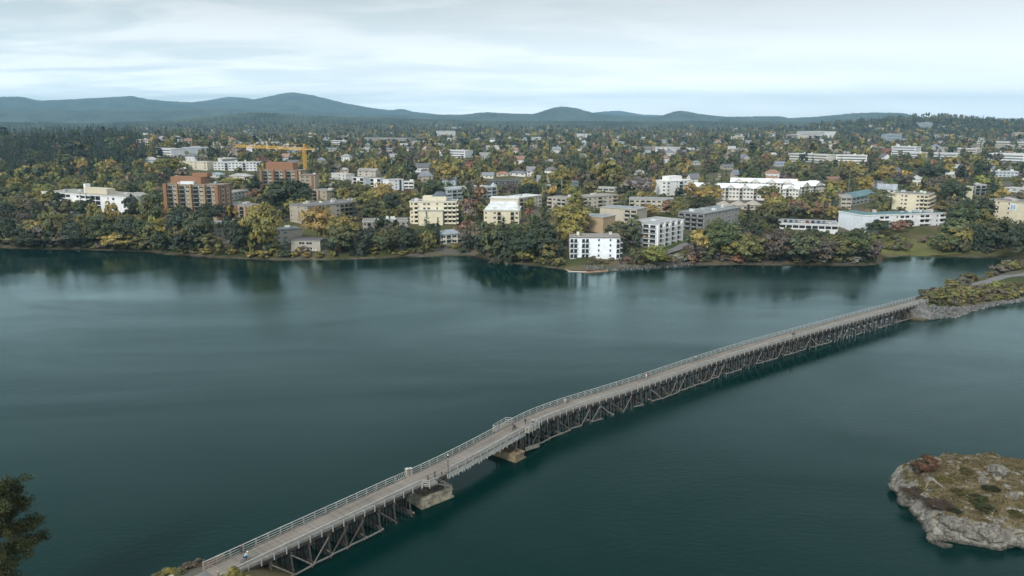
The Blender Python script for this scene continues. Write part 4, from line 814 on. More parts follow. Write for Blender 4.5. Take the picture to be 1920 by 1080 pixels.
def mass(name, items, label):
    Vs, Fs, Ts = [], [], []; off = 0
    for x, y, z, h, w, kind, colour, dep, fo in items:
        Vv, Ff, Tt = random.choice((LOW if dep < 1150 else TINY)[kind]); an = random.random()*6.28; c, s_ = math.cos(an)*w, math.sin(an)*w
        P = np.empty_like(Vv); P[:, 0] = Vv[:, 0]*c-Vv[:, 1]*s_+x; P[:, 1] = Vv[:, 0]*s_+Vv[:, 1]*c+y; P[:, 2] = Vv[:, 2]*h+z
        Vs.append(P); Fs.append(Ff+off); Ts.append(Tt*np.array(vary(TC[colour], .2))); off += len(P)
    print(name, len(items), off//4)
    return struct(obj(name, np_mesh(name, np.concatenate(Vs), np.concatenate(Fs), M['leaf_attr'], np.concatenate(Ts))), label, 'stuff')
mass('distant_trees', [c for c in cand if not c[8] and id(c) not in sset], 'mass of green and autumn trees among the houses of the town')
mass('forest', [c for c in cand if c[8]], 'dense dark conifer forest on the left hillside')
# shrubs: a fringe along the waterline, the causeway, the slope above the lagoon
GS = 'shrubs along the shore'; SHC = []
def fringe(pts, cols, n, hh, off=(0, 1.5)):
    for k in range(n):
        t_ = random.random()*(len(pts)-1); i_ = int(t_); f = t_-i_
        u = pts[i_][0]+(pts[i_+1][0]-pts[i_][0])*f; v = pts[i_][1]+(pts[i_+1][1]-pts[i_][1])*f-random.uniform(*off)
        p = hit(u, v)
        if p[2] < 0.25 or not free_of_prints(p[0], p[1], 1.5): continue
        h = hh*random.uniform(.6, 1.3); SHC.append((p[0], p[1], p[2]-.2, h, h*random.uniform(1.2, 1.9), 'b', random.choice(cols), project(p)[2], False))
fringe([(0,462),(180,466),(300,472)], ['olive','dark','brown','green','yg'], 30, 3.6, (0, 5))
fringe([(300,472),(400,480),(520,485),(640,484)], ['yg','yg','gold','olive','green'], 38, 3.4, (0.5, 8))
fringe([(640,484),(740,480),(800,478),(870,476)], ['yg','yg','olive','green'], 40, 2.4, (1, 14))
fringe([(905,483),(1000,495),(1060,503)], ['yg','gold','olive','green','brown'], 24, 3.6, (0.5, 7))
fringe([(1090,500),(1185,498)], ['rust','brown','olive'], 12, 2.2, (3, 12))
fringe([(1185,500),(1245,498),(1300,495)], ['yg','gold','brown','olive'], 16, 3.2, (3, 12))
fringe([(1260,494),(1380,493),(1500,495),(1640,494)], ['brown','olive','brown','grey','rust','dark','olive'], 50, 3.8, (0, 12))
fringe([(1640,470),(1700,472),(1880,474)], ['olive','yg','green','olive','brown'], 70, 2.8, (2, 26))
# causeway
fringe([(1745,560),(1800,556),(1850,550),(1925,545)], ['brown','olive','olive','olive','brown','olive','yg'], 90, 3.0, (-9, 8))
fringe([(1705,555),(1740,548),(1800,530),(1860,512),(1900,497)], ['olive','yg','brown','olive'], 60, 3.4, (-7, 5))
fringe([(1752,569),(1810,568),(1850,562),(1925,554)], ['brown','olive','brown','yg'], 50, 2.0, (-3, 4))
fringe([(1860,520),(1925,505)], ['olive','brown','yg'], 18, 3.8, (2, 14))
SHC.sort(key=lambda c: -c[3]*c[4]/c[7]**2)
for c in SHC[:270]: shrub_at(c[0], c[1], c[3], c[4], c[6], GS)
mass('shrubbery', SHC[270:], 'low mixed shrubbery filling in along the shore and causeway')
# ------------------------------------------------------------------ the trestle bridge
CL = [(-47.5,112.5),(-36.6,125.5),(-27.5,136.3),(-20,145.2),(-13.6,152.9),(-7.4,161.2),(-1.0,170.2),(6,179.6),(14.5,188),(25.5,197),(38,207.6),(51,219.3),(66,232.2),(80,243.4),(98,257.2),(118.9,272.8),(147.4,294),(162.5,305)]
def resample(pts, ds):
    P = np.array(pts, float); out = []
    for i in range(len(P)-1):
        p0, p1, p2, p3 = P[max(i-1, 0)], P[i], P[i+1], P[min(i+2, len(P)-1)]
        for t_ in np.linspace(0, 1, 24, endpoint=False): out.append(.5*((2*p1)+(-p0+p2)*t_+(2*p0-5*p1+4*p2-p3)*t_**2+(-p0+3*p1-3*p2+p3)*t_**3))
    out.append(P[-1]); out = np.array(out); s_ = np.concatenate([[0], np.cumsum(np.linalg.norm(np.diff(out, axis=0), axis=1))])
    n_ = int(s_[-1]/ds); q = np.linspace(0, s_[-1], n_+1); return np.stack([np.interp(q, s_, out[:, 0]), np.interp(q, s_, out[:, 1])], -1), q
CPTS, CS = resample(CL, 0.8); BL = CS[-1]
CT = np.gradient(CPTS, axis=0); CT /= np.linalg.norm(CT, axis=1)[:, None]
def at(s_, off=0.0, z=0.0):
    x, y = np.interp(s_, CS, CPTS[:, 0]), np.interp(s_, CS, CPTS[:, 1]); tx, ty = np.interp(s_, CS, CT[:, 0]), np.interp(s_, CS, CT[:, 1])
    return Vector((x-ty*off, y+tx*off, z))        # off > 0: the left side, going from the near end to the far end
def yaw(s_): return math.atan2(np.interp(s_, CS, CT[:, 1]), np.interp(s_, CS, CT[:, 0]))
def s_of(x, y): return float(CS[np.argmin((CPTS[:, 0]-x)**2+(CPTS[:, 1]-y)**2)])
DZ = 5.2; HWID = 2.6
BR = thing('trestle_bridge', 'long timber trestle footbridge with pale railings crossing the dark water', 'bridge', tuple(at(0, 0, 0)))
ORG = Vector(BR.location)
def L(p): return Vector(p)-ORG
def sweep(name, s0, s1, off, w, z0, z1, mat, step=1.6, uv=False):
    n_ = max(1, int(round((s1-s0)/step))); mb = MB(); ss = np.linspace(s0, s1, n_+1); pts = []
    for q in ss:
        for o_, z in ((off-w/2, z0), (off+w/2, z0), (off+w/2, z1), (off-w/2, z1)): pts.append(L(at(q, o_, z)))
    fs = []
    for i in range(n_):
        a = i*4; b_ = a+4
        for k in range(4): fs.append((a+k, b_+k, b_+(k+1) % 4, a+(k+1) % 4))
    fs += [(0,1,2,3), (n_*4+3, n_*4+2, n_*4+1, n_*4)]
    mb.add(pts, fs); me = mb.mesh(name, mat)
    if uv:
        ul = me.uv_layers.new(name='UVMap')
        for lp in me.loops: i, k = divmod(lp.vertex_index, 4); ul.data[lp.index].uv = (ss[i], (off-w/2, off+w/2, off+w/2, off-w/2)[k]+3)
    return obj(name, me, BR)
sweep('deck', 0, BL, 0, HWID*2, DZ-.12, DZ, M['deck'], 0.8, True)
for o_ in (-2.35, -1.4, -.45, .45, 1.4, 2.35): sweep('stringer', .5, BL-.5, o_, .28, DZ-.75, DZ-.125, M['timber_dark'])
for o_ in (-1, 1): sweep('kerb_beam', 0, BL, o_*2.42, .2, DZ+.004, DZ+.17, M['timber_grey'])
P1 = [on_plane(791.5,954.5,0), on_plane(848,932,0), on_plane(763,945.5,0)]; P2 = [on_plane(966.7,867,0), on_plane(983,858.5,0), on_plane(934,855.5,0)]
S1a, S1b = s_of(*P1[0][:2])-1.0, s_of(*P1[1][:2])+.2; S2a, S2b = s_of(*P2[2][:2])+2.0, s_of(*P2[1][:2])+1.5
post_me = MB(); post_me.box(-.09,.09,-.07,.07,0,1.92); post_me = post_me.mesh('railing_post', M['rail_white'])
GAPS = {1: [(S1a-1.5, S1a+3.2)], -1: [(S1a+.8, S1b+.2), (S2b+1.6, S2b+6)]}
SEGS = {}
for side in (1, -1):
    cuts = [0.0]
    for g0, g1_ in GAPS[side]: cuts += [g0, g1_]
    cuts.append(BL); SEGS[side] = [(cuts[i], cuts[i+1]) for i in range(0, len(cuts), 2)]
    for a, b_ in SEGS[side]:
        sweep('top_rail', a, b_, side*2.62, .20, DZ+1.24, DZ+1.31, M['rail_white']); sweep('rail', a, b_, side*2.52, .045, DZ+.82, DZ+.95, M['rail_white']); sweep('rail', a, b_, side*2.52, .045, DZ+.38, DZ+.51, M['rail_white'])
        n_ = max(1, int(round((b_-a)/2.4)))
        for k in range(n_+1): q = a+(b_-a)*k/n_; q = min(max(q, a+.05), b_-.05); obj('railing_post', post_me, BR, L(at(q, side*2.64, DZ-.68)), yaw(q))
pile_me = MB(); pile_me.bar((0,0,-4),(0,0,1),.36,n=7,taper=.92)
cap_me = MB(); cap_me.box(-.18,.18,-2.95,2.95,0,.34); cap_me = cap_me.mesh('cap', M['timber_dark'])
def bar_mesh(nm, a, b_, w, h, mat, n=4):
    mb = MB(); mb.bar(a, b_, w, h, n=n); return mb.mesh(nm, mat)
PILES = [bar_mesh('pile', (0,o_,4.12), (0, o_+(1.25 if o_ > 2 else (-1.25 if o_ < -2 else 0)), -4), .36, .36, M['timber_dark'], 7) for o_ in (-2.35,-1.4,-.5,.5,1.4,2.35)]
SWAY = [bar_mesh('sway_brace', (.26,-2.5,4.0), (.26,3.0,.55), .08, .28, M['timber_grey']), bar_mesh('sway_brace', (-.26,2.5,4.0), (-.26,-3.0,.55), .08, .28, M['timber_dark'])]
GIRT = bar_mesh('girt', (.26,-3.5,.75), (.26,3.4,.75), .10, .30, M['timber_grey'])
prev = None; bi = 0
spans = [(1.2, S1a-2.4), (S2b+3.2, BL-1.5)]
for a, b_ in spans:
    n_ = int(round((b_-a)/3.9)); prev = None
    for k in range(n_+1):
        q = a+(b_-a)*k/n_; bi += 1
        bt = obj('bent', None, BR, L(at(q, 0, 0)), yaw(q)+random.uniform(-.02, .02)); bt.empty_display_size = .3
        obj('cap', cap_me, bt, (0, 0, 4.11))
        for pm in PILES: obj('pile', pm, bt, (random.uniform(-.12, .12), random.uniform(-.1, .1), 0))
        for sm in (SWAY if bi % 2 else SWAY[:1]): obj('sway_brace', sm, bt)
        if bi % 3 != 1: obj('girt', GIRT, bt, (0, 0, random.uniform(-.15, .15)))
        if prev is not None:
            hi, lo = (q, prev) if random.random() < .6 else (prev, q); jz = random.uniform(-.3, .3)
            if random.random() < .72: mb = MB(); mb.bar(L(at(lo, -3.35, .7+jz)), L(at(hi, -2.72, 3.95)), .11, .22); obj('long_brace', mb.mesh('long_brace', random.choice((M['timber_grey'], M['timber_brown']))), BR)
            if random.random() < .6:
                mb = MB(); mb.bar(L(at(prev, -3.5, .8+jz)), L(at(q, -3.5, .75)), .16, .26); obj('waler', mb.mesh('waler', M['timber_grey']), BR)
                mb = MB(); mb.bar(L(at(lo, 3.35, .7)), L(at(hi, 2.72, 3.95)), .12, .26); obj('long_brace', mb.mesh('long_brace', M['timber_dark']), BR)
        prev = q
# swing span between the two stone-faced piers: pale peeling side girders
for o_ in (-2.62, 2.62): sweep('span_girder', S1b-.5, S2b+1.5, o_, .16, DZ-1.05, DZ-.13, M['rail_white'] if o_ < 0 else M['timber_grey'])
for k in range(26):
    q = S1b+(S2a-S1b)*k/25+random.uniform(-.2, .2); mb = MB(); h_ = random.uniform(.25, .8); mb.box(-.16, .16, -.05, .05, -h_, 0); obj('side_board', mb.mesh('side_board', M['concrete']), BR, L(at(q, -2.76, DZ-.55-random.random()*.25)), yaw(q))
for o_ in (-1.6, 0, 1.6): sweep('span_beam', S1a, S2b+2, o_, .34, DZ-1.5, DZ-.76, M['timber_dark'])
def pier(corn, length, top, mat, extra):
    a, b_, c = [Vector(p[:2]) for p in corn]; e1 = (b_-a); e2 = (c-a).normalized(); e2 = (e2-e1.normalized()*e2.dot(e1.normalized())).normalized()*length
    mb = MB()
    for g, z0, z1 in ((.25, -4, .32), (0, .321, top-.3), (.14, top-.299, top)):
        p = [a-e1.normalized()*g-e2.normalized()*g, b_+e1.normalized()*g-e2.normalized()*g, b_+e2+e1.normalized()*g+e2.normalized()*g, a+e2-e1.normalized()*g+e2.normalized()*g]
        mb.add([L((q.x, q.y, z0)) for q in p]+[L((q.x, q.y, z1)) for q in p], [(0,3,2,1),(4,5,6,7),(0,1,5,4),(1,2,6,5),(2,3,7,6),(3,0,4,7)])
    return obj('pier', mb.mesh('pier', mat), BR), a, e1, e2
pr, a, e1, e2 = pier(P1, 9.2, 2.0, M['pier_stone'], 0)
mb = MB()
for f1, f2 in ((.12,.3),(.5,.3),(.88,.3),(.12,.6),(.5,.6),(.88,.6)):
    p = a+e1*f1+e2*f2; mb.bar(L((p.x, p.y, 2.0)), L((p.x, p.y, DZ-.76)), .4, n=6)
obj('trestle_posts', mb.mesh('trestle_posts', M['timber_dark']), BR)
for k in range(7):                                                     # ragged guide timbers on the outer side of the pier
    p = a+e1*(.30+.11*k)+e2*.10; zt = random.uniform(4.2, 6.6); obj('guide_timber', bar_mesh('guide_timber', (0,0,.4), (random.uniform(-.15,.15), random.uniform(-.15,.15), zt), .26, .26, M['timber_dark'], 6), BR, L((p.x, p.y, 0)))
mb = MB(); p, q = a+e1*.33+e2*.08, a+e1*.98+e2*.08; mb.bar(L((p.x, p.y, 2.7)), L((q.x, q.y, 2.6)), .2, .3); mb.bar(L((p.x, p.y, 3.7)), L((q.x, q.y, 3.9)), .2, .3); obj('guide_waler', mb.mesh('guide_waler', M['timber_dark']), BR)
# landing beside the deck with its stair and railing
sA, sB = S1a+.9, S1a+4.2
mb = MB(); pts = [at(sA, -2.62, DZ-.01), at(sB, -2.62, DZ-.01), at(sB-.4, -4.3, DZ-.01), at(sA+.8, -4.0, DZ-.01)]; mb.add([L(p) for p in pts]+[L(p-Vector((0,0,.2))) for p in pts], [(3,2,1,0),(4,5,6,7),(0,1,5,4),(1,2,6,5),(2,3,7,6),(3,0,4,7)]); obj('landing', mb.mesh('landing', M['timber_grey']), BR)
def small_fence(nm, path, mat, parent, h=1.25, spacing=1.6, conv=L, rails=3):
    for i in range(len(path)-1):
        p, q = Vector(path[i]), Vector(path[i+1]); n_ = max(1, int(round((q-p).length/spacing)))
        for k in range(n_+(i == len(path)-2)):
            w = p.lerp(q, k/n_); obj('railing_post', bar_mesh('railing_post', (0,0,-.5), (0,0,h), .15, .15, mat), parent, conv(w))
        for r_ in range(rails): z = h*(1-.36*r_)-.06; mb = MB(); mb.bar(conv(p+Vector((0,0,z))), conv(q+Vector((0,0,z))), .07, .12); obj('rail', mb.mesh('rail', mat), parent)
small_fence('landing_rail', [at(sA, -2.7, DZ), at(sA+.8, -3.95, DZ), at(sB-.4, -4.25, DZ)], M['rail_white'], BR)
small_fence('stair_rail', [at(sB-.4, -4.25, DZ), at(sB+2.6, -4.9, DZ-2.4)], M['timber_grey'], BR, h=1.0, rails=2)
mb = MB()
for k in range(8): p = at(sB-.3+k*.45, -3.6, DZ-.25-k*.26); q = at(sB-.3+k*.45, -4.7, DZ-.25-k*.26); mb.bar(L(p), L(q), .32, .05)
obj('stair', mb.mesh('stair', M['timber_grey']), BR)
pr, a, e1, e2 = pier(P2, 8.5, 1.7, M['concrete_stained'], 0)
mb = MB()
for f1, f2 in ((.3,.25),(.7,.25),(.3,.5),(.7,.5),(.3,.75),(.7,.75),(.5,.12)):
    p = a+e1*f1+e2*f2; mb.bar(L((p.x, p.y, 1.7)), L((p.x, p.y, DZ-.76)), .42, n=6)
mb.bar(L((a+e1*.5+e2*.1).to_3d()+Vector((0,0,1.9))), L((a+e1*.5+e2*.8).to_3d()+Vector((0,0,4.3))), .2, .3)
obj('trestle_posts', mb.mesh('trestle_posts', M['timber_dark']), BR)
for k in range(6): p = a+e1*(1.12+.16*k)+e2*(.12+.03*k); obj('guide_timber', bar_mesh('guide_timber', (0,0,-3), (random.uniform(-.3,.1), random.uniform(-.1,.3), random.uniform(3.6, 4.4)), .32, .32, M['timber_dark'], 6), BR, L((p.x, p.y, 0)))
mb = MB(); mb.bar(L(at(S2b+1.0, -3.2, .9)), L(at(S2b+5.5, -3.9, .5)), .4, .35); mb.bar(L(at(S2b+1.0, -3.0, 1.3)), L(at(S2b+5.5, -3.6, .9)), .3, .3); obj('guide_waler', mb.mesh('guide_waler', M['timber_grey']), BR)
# widened platform past the second pier, on the left, with its railing
q0, q1 = S2a-.5, S2b+4.2
mb = MB(); pts = [at(q0, 2.6, DZ-.008), at(q1, 2.6, DZ-.008), at(q1-.9, 4.4, DZ-.008), at(q0+.3, 4.0, DZ-.008)]; mb.add([L(p) for p in pts]+[L(p-Vector((0,0,.3))) for p in pts], [(0,1,2,3),(7,6,5,4),(0,4,5,1),(1,5,6,2),(2,6,7,3),(3,7,4,0)]); obj('platform', mb.mesh('platform', noisy('platform_planks', (.27,.235,.17), .9, 1.2, .2)), BR)
small_fence('platform_rail', [at(q0, 2.62, DZ), at(q0+.3, 3.95, DZ), at(q1-.9, 4.35, DZ), at(q1, 2.7, DZ)], M['rail_white'], BR)
mb = MB(); pts = [at(S2b+1.2, -2.6, DZ-.008), at(S2b+6.2, -2.6, DZ-.008), at(S2b+5.8, -3.7, DZ-.008), at(S2b+1.6, -3.5, DZ-.008)]; mb.add([L(p) for p in pts]+[L(p-Vector((0,0,.25))) for p in pts], [(3,2,1,0),(4,5,6,7),(0,1,5,4),(1,2,6,5),(2,3,7,6),(3,0,4,7)]); obj('platform', mb.mesh('platform', bpy.data.materials['platform_planks']), BR)
small_fence('platform_rail', [at(S2b+1.5, -2.7, DZ), at(S2b+1.8, -3.45, DZ), at(S2b+3.0, -3.55, DZ)], M['rail_white'], BR)
small_fence('platform_rail', [at(S2b+4.1, -3.6, DZ), at(S2b+5.9, -3.65, DZ), at(S2b+6.2, -2.7, DZ)], M['rail_white'], BR)
# gate in the left railing at the first pier, and its control boxes
def gate(s0, s1, off, label):
    p, q = at(s0, off, DZ), at(s1, off, DZ); g = thing('gate', label, 'gate', tuple(p)); d = q-p
    for a_, b_ in ((Vector((0,0,.15)), d+Vector((0,0,.15))), (Vector((0,0,1.25)), d+Vector((0,0,1.25))), (Vector((0,0,.1)), Vector((0,0,1.3))), (d+Vector((0,0,.1)), d+Vector((0,0,1.3)))): mb = MB(); mb.bar(a_, b_, .10, .12); obj('frame_bar', mb.mesh('frame_bar', M['rail_white']), g)
    for k in range(4): mb = MB(); mb.bar(d*(k/4)+Vector((0,0,.2)), d*((k+1)/4)+Vector((0,0,1.2)), .05, .09); obj('diagonal_bar', mb.mesh('diagonal_bar', M['rail_white']), g)
gate(S1a-1.3, S1a+1.2, 2.6, 'white diagonal-braced gate in the far railing above the stone pier')
gate(S2b+3.1, S2b+5.4, -2.95, 'white braced gate on the near platform past the second pier')
for k, (q, h_) in enumerate(((S1a+1.7, 1.7), (S1a+2.6, 1.45))):
    b_ = thing('control_box', ('taller' if k == 0 else 'shorter')+' grey control box beside the white gate on the bridge', 'box', tuple(at(q, 2.55, DZ)), yaw(q))
    mb = MB(); mb.box(-.32,.32,-.3,.3,.08,h_); obj('cabinet', mb.mesh('cabinet', M['concrete']), b_); mb = MB(); mb.box(-.36,.36,-.34,.34,h_+.001,h_+.08); obj('lid', mb.mesh('lid', M['metal']), b_); mb = MB(); mb.box(-.36,.36,-.34,.34,0,.079); obj('plinth', mb.mesh('plinth', M['concrete']), b_)
def nav_lamp(p, h, label):
    r = thing('signal_lamp', label, 'lamp', tuple(p)); obj('post', bar_mesh('post', (0,0,0), (0,0,h), .16, .16, M['frame_dark'], 8), r)
    mb = MB(); mb.bar((0,0,h), (0,0,h+.5), .42, n=10); obj('lantern', mb.mesh('lantern', M['frame_dark']), r); mb = MB(); mb.bar((0,0,h+.5), (0,0,h+.75), .42, n=10, taper=.2); obj('lantern_cap', mb.mesh('lantern_cap', M['metal']), r)
    mb = MB(); mb.bar((0,0,h-.35), (0,0,h-.05), .24, n=8); obj('collar', mb.mesh('collar', M['rail_white']), r)
aa = [Vector(p[:2]) for p in P1]; pp = aa[0]+(aa[1]-aa[0])*.97+(aa[2]-aa[0]).normalized()*.7
nav_lamp((pp.x, pp.y, 2.0), 6.6, 'dark signal lamp on a post at the corner of the stone pier')
q = at(S2b+3.6, -3.3, DZ); nav_lamp(q, 1.7, 'short signal lamp on the platform past the second pier')
# ------------------------------------------------------------------ paths, near shore, lawn
def strip(name, path, w, mat, lift=.06, n_across=3, zs=None):
    P, q = resample(path, 1.5); Tn = np.gradient(P, axis=0); Tn /= np.linalg.norm(Tn, axis=1)[:, None]; Nn = np.stack([-Tn[:, 1], Tn[:, 0]], -1)
    rows = [P+Nn*(w*(k/(n_across-1)-.5)) for k in range(n_across)]; A = np.stack(rows, 1); Z = ground(A[..., 0].ravel(), A[..., 1].ravel()).reshape(A.shape[:2])
    Z = np.maximum(Z.max(axis=1, keepdims=True), Z)+lift if zs is None else np.full(A.shape[:2], zs)
    Vv = np.concatenate([A, Z[..., None]], -1).reshape(-1, 3); n0 = len(P); i, j = np.meshgrid(np.arange(n0-1), np.arange(n_across-1), indexing='ij')
    Fq = np.stack([i*n_across+j, (i+1)*n_across+j, (i+1)*n_across+j+1, i*n_across+j+1], -1).reshape(-1, 4)[:, ::-1]
    return struct(obj(name, np_mesh(name, Vv, Fq, mat)))
strip('path', PATH_FAR, 4.6, M['asphalt'], .09)
strip('path', PATH_NEAR, 4.8, M['asphalt'], .16)
strip('road', wpts([(1235,474),(1262,468),(1290,461),(1312,456),(1330,448)], 5.0), 6, M['asphalt'], .12)
def patch(name, poly_px, mat, lift=.07, n=14):
    a, b_, c, d = [hit(*p) for p in poly_px]; Vv = []
    for i in range(n+1):
        for j in range(n+1):
            f, g = i/n, j/n; p = (a*(1-f)+b_*f)*(1-g)+(d*(1-f)+c*f)*g; Vv.append([p[0], p[1], 0])
    Vv = np.array(Vv); Vv[:, 2] = ground(Vv[:, 0], Vv[:, 1])+lift; i, j = np.meshgrid(np.arange(n), np.arange(n), indexing='ij')
    Fq = np.stack([i*(n+1)+j, (i+1)*(n+1)+j, (i+1)*(n+1)+j+1, i*(n+1)+j+1], -1).reshape(-1, 4); struct(obj(name, np_mesh(name, Vv, Fq, mat, smooth=True)))
patch('lawn', [(1236,466),(1312,449),(1302,440),(1240,456)], M['lawn'], .1)
patch('lawn', [(1648,475),(1868,476),(1800,446),(1655,446)], noisy('grass_bank', (.115,.118,.040), .95, .12, .4), .12, 24)
patch('car_park', [(700,398),(766,398),(764,384),(712,384)], M['asphalt'], .1)
patch('lawn', [(735,412),(770,412),(766,402),(735,402)], M['lawn'], .1)
patch('car_park', [(100,402),(170,404),(168,396),(110,394)], M['asphalt'], .1)
patch('lawn', [(455,372),(500,372),(496,362),(462,362)], M['lawn'], .1)
# timber fence where the bridge meets the near shore
fn = thing('timber_fence', 'raw brown timber fence leading onto the near end of the bridge', 'fence', tuple(at(.1, 2.7, DZ)))
fo = Vector(fn.location)
fp = [at(0, 2.64, DZ-.1)]+[Vector(on_plane(u, v, 4.75)) for u, v in ((421,1052),(391,1063))]
small_fence('fence', fp, M['rail_raw'], fn, h=1.25, spacing=2.0, conv=lambda p: Vector(p)-fo, rails=4)
fn2 = thing('grey_fence', 'short weathered fence curving off the near bridge end beside a bush', 'fence', tuple(at(.1, -2.7, DZ))); fo2 = Vector(fn2.location)
small_fence('fence', [at(0, -2.64, DZ-.1), Vector((*at(0, -2.8, 0)[:2], 5.1))-Vector((3.4, 4.6, 0))], M['timber_grey'], fn2, h=1.2, spacing=2.0, conv=lambda p: Vector(p)-fo2, rails=3)
ab = thing('abutment', 'grey concrete bridge abutment under the near bridge end', 'abutment', tuple(at(.9, 0, 0)), yaw(0)); mb = MB(); mb.box(-.8,.5,-2.5,2.5,-1,4.0); obj('abutment_wall', mb.mesh('abutment_wall', M['concrete']), ab); mb = MB(); mb.box(-.5,.9,-3.3,-2.55,-1,3.2); obj('wing_wall', mb.mesh('wing_wall', M['concrete']), ab); mb = MB(); mb.box(-.5,.9,2.55,3.3,-1,3.2); obj('wing_wall', mb.mesh('wing_wall', M['concrete']), ab)
ab = thing('abutment', 'grey concrete bridge abutment at the rocky causeway', 'abutment', tuple(at(BL-.9, 0, 0)), yaw(BL)); mb = MB(); mb.box(-.5,.8,-2.5,2.5,-1,4.0); obj('abutment_wall', mb.mesh('abutment_wall', M['concrete']), ab)
bo = thing('bollard', 'yellow-topped bollard in the path at the near bridge end', 'bollard', tuple(hit(409,1082))); obj('post', bar_mesh('post', (0,0,-.3), (0,0,.85), .22, .22, M['timber_grey'], 8), bo); mb = MB(); mb.bar((0,0,.85), (0,0,1.1), .24, n=8, taper=.8); obj('reflective_top', mb.mesh('reflective_top', M['crane']), bo)
for (u, v, h, w, c, lab) in ((318,1077,1.3,2.6,'yg','low yellow-green shrub on the near bank left of the path'),(350,1066,1.2,2.2,'brown','low brown shrub on the near bank left of the timber fence'),(372,1060,1.4,2.0,'brown','dry brown shrub at the end of the raw timber fence'),(300,1084,1.1,2.5,'olive','olive shrub at the bottom edge of the near bank'),(337,1078,.9,2.0,'green','small green shrub beside the pale log on the near bank')):
    p = hit(u, v); o = obj('shrub', random.choice(SHRUB_FINE), None, (p[0], p[1], p[2]-.1), random.random()*6, (w, w, h), TC[c]); tag(o, lab, 'shrub', 'shrubs on the near bank')
for k, (off_, along, w, h, c) in enumerate(((-3.9, 1.0, 3.2, 3.0, 'yg'), (-4.6, -1.2, 3.4, 2.6, 'olive'), (-5.0, 2.6, 2.4, 1.9, 'yg'))):
    p = at(max(0, along), off_, 0)+(Vector((-2, -2.4, 0)) if along < 0 else Vector((0,0,0))); z = max(.4, g1_exact(p.x, p.y)); o = obj('shrub', SHRUB_FINE[k], None, (p.x, p.y, z-.1), k, (w, w, h+ (4.6-z)*.35), TC[c]); tag(o, ('tall yellow-green bush', 'olive bush', 'small yellow bush')[k]+' against the near end of the bridge', 'shrub', 'shrubs on the near bank')
# ------------------------------------------------------------------ foreground pine at the lower left
px_, py_ = -77.6, 106.5; pz = g1_exact(px_, py_)
PT = thing('pine_tree', 'large dark pine reaching into the lower left corner', 'tree', (px_, py_, pz))
def pine():
    rg = np.random.default_rng(5); Cs, Ns, Ss, Ts = [], [], [], []; limbs = MB(); H = 23.4-pz; limbs.bar((0,0,-1), (0.4,0,H*.55), .8, n=9, taper=.7); limbs.bar((.4,0,H*.55), (.9,.3,H*.97), .55, n=8, taper=.2)
    for k in range(74):
        f = rg.random()**.8; z0 = H*(.30+.66*f); an = rg.random()*2*PI; Ln = (4.0*(1-f)**.5+4.0)*(.6+.5*rg.random()); rise = (.35-.9*(1-f))*Ln*.5+rg.normal()*.4
        c = Vector((.5, .1, z0)); tip = c+Vector((math.cos(an)*Ln, math.sin(an)*Ln, rise)); limbs.bar(c, tip, .16, n=5, taper=.25)
        for j in range(7):
            g = .35+.68*(j+.5)/7; cc = np.array(c.lerp(tip, g)); r_ = .7+.75*rg.random(); tone = .65+.8*rg.random(); n_ = 90
            d = rg.normal(size=(n_, 3)); d /= np.linalg.norm(d, axis=1)[:, None]; d[:, 2] *= .6; P_ = cc+d*r_*(.4+.75*rg.random((n_, 1)))+rg.normal(size=3)*.22
            Cs.append(P_); Ns.append(d+rg.normal(size=(n_, 3))*.5+np.array([0,0,.5])); Ss.append(.10+.10*rg.random(n_)); Ts.append(np.tile([tone*1.02, tone, tone*.9], (n_, 1))*(.85+.3*rg.random((n_, 1))))
    Vv, Ff = quads(np.concatenate(Cs), np.concatenate(Ns), np.concatenate(Ss), rg, .45)
    obj('trunk', limbs.mesh('trunk', M['bark']), PT); obj('crown', np_mesh('crown', Vv, Ff, M['leaf'], np.repeat(np.concatenate(Ts), 4, 0)), PT, color=(.050,.058,.027))
pine()
ISC = {'rust': (.125,.072,.050), 'brown': (.085,.068,.055), 'olive': (.085,.080,.034), 'green': (.050,.058,.026), 'yg': (.135,.125,.045), 'dark': (.038,.044,.024)}
# ------------------------------------------------------------------ rocky island
IS = np.array(wpts([(1668,906),(1684,926),(1702,946),(1718,966),(1734,986),(1738,1004),(1765,1013),(1810,1021),(1870,1029),(1925,1024),(1990,1014),(2060,985),(2070,930),(2000,893),(1900,874),(1830,868),(1755,869),(1700,878),(1674,892)]))
ic = IS.mean(0); x0, y0 = IS.min(0)-3; x1, y1 = IS.max(0)+3; nx, ny = 260, 190
XX, YY = np.meshgrid(np.linspace(x0, x1, nx), np.linspace(y0, y1, ny)); sd_i = signed(XX.ravel(), YY.ravel(), [tuple(p) for p in IS]).reshape(XX.shape)
def lumps(X, Y, n, r0, r1, seed):
    rg = np.random.default_rng(seed); Z = np.zeros_like(X)
    for k in range(n):
        cx_, cy_ = rg.uniform(x0, x1), rg.uniform(y0, y1); r_ = rg.uniform(r0, r1); an = rg.random()*PI; st = rg.uniform(.45, 1)
        dx, dy = X-cx_, Y-cy_; a = (dx*math.cos(an)+dy*math.sin(an))/r_; b_ = (-dx*math.sin(an)+dy*math.cos(an))/(r_*st); q = np.clip(1-a*a-b_*b_, 0, 1)**.5
        Z = np.maximum(Z, q*r_*.36)
    return Z
ZI = np.where(sd_i > 0, 2.7*(1-np.exp(-np.maximum(sd_i, 0)/1.1))+1.3*np.clip(sd_i/8, 0, 1)**1.1, np.maximum(sd_i*.9, -3))
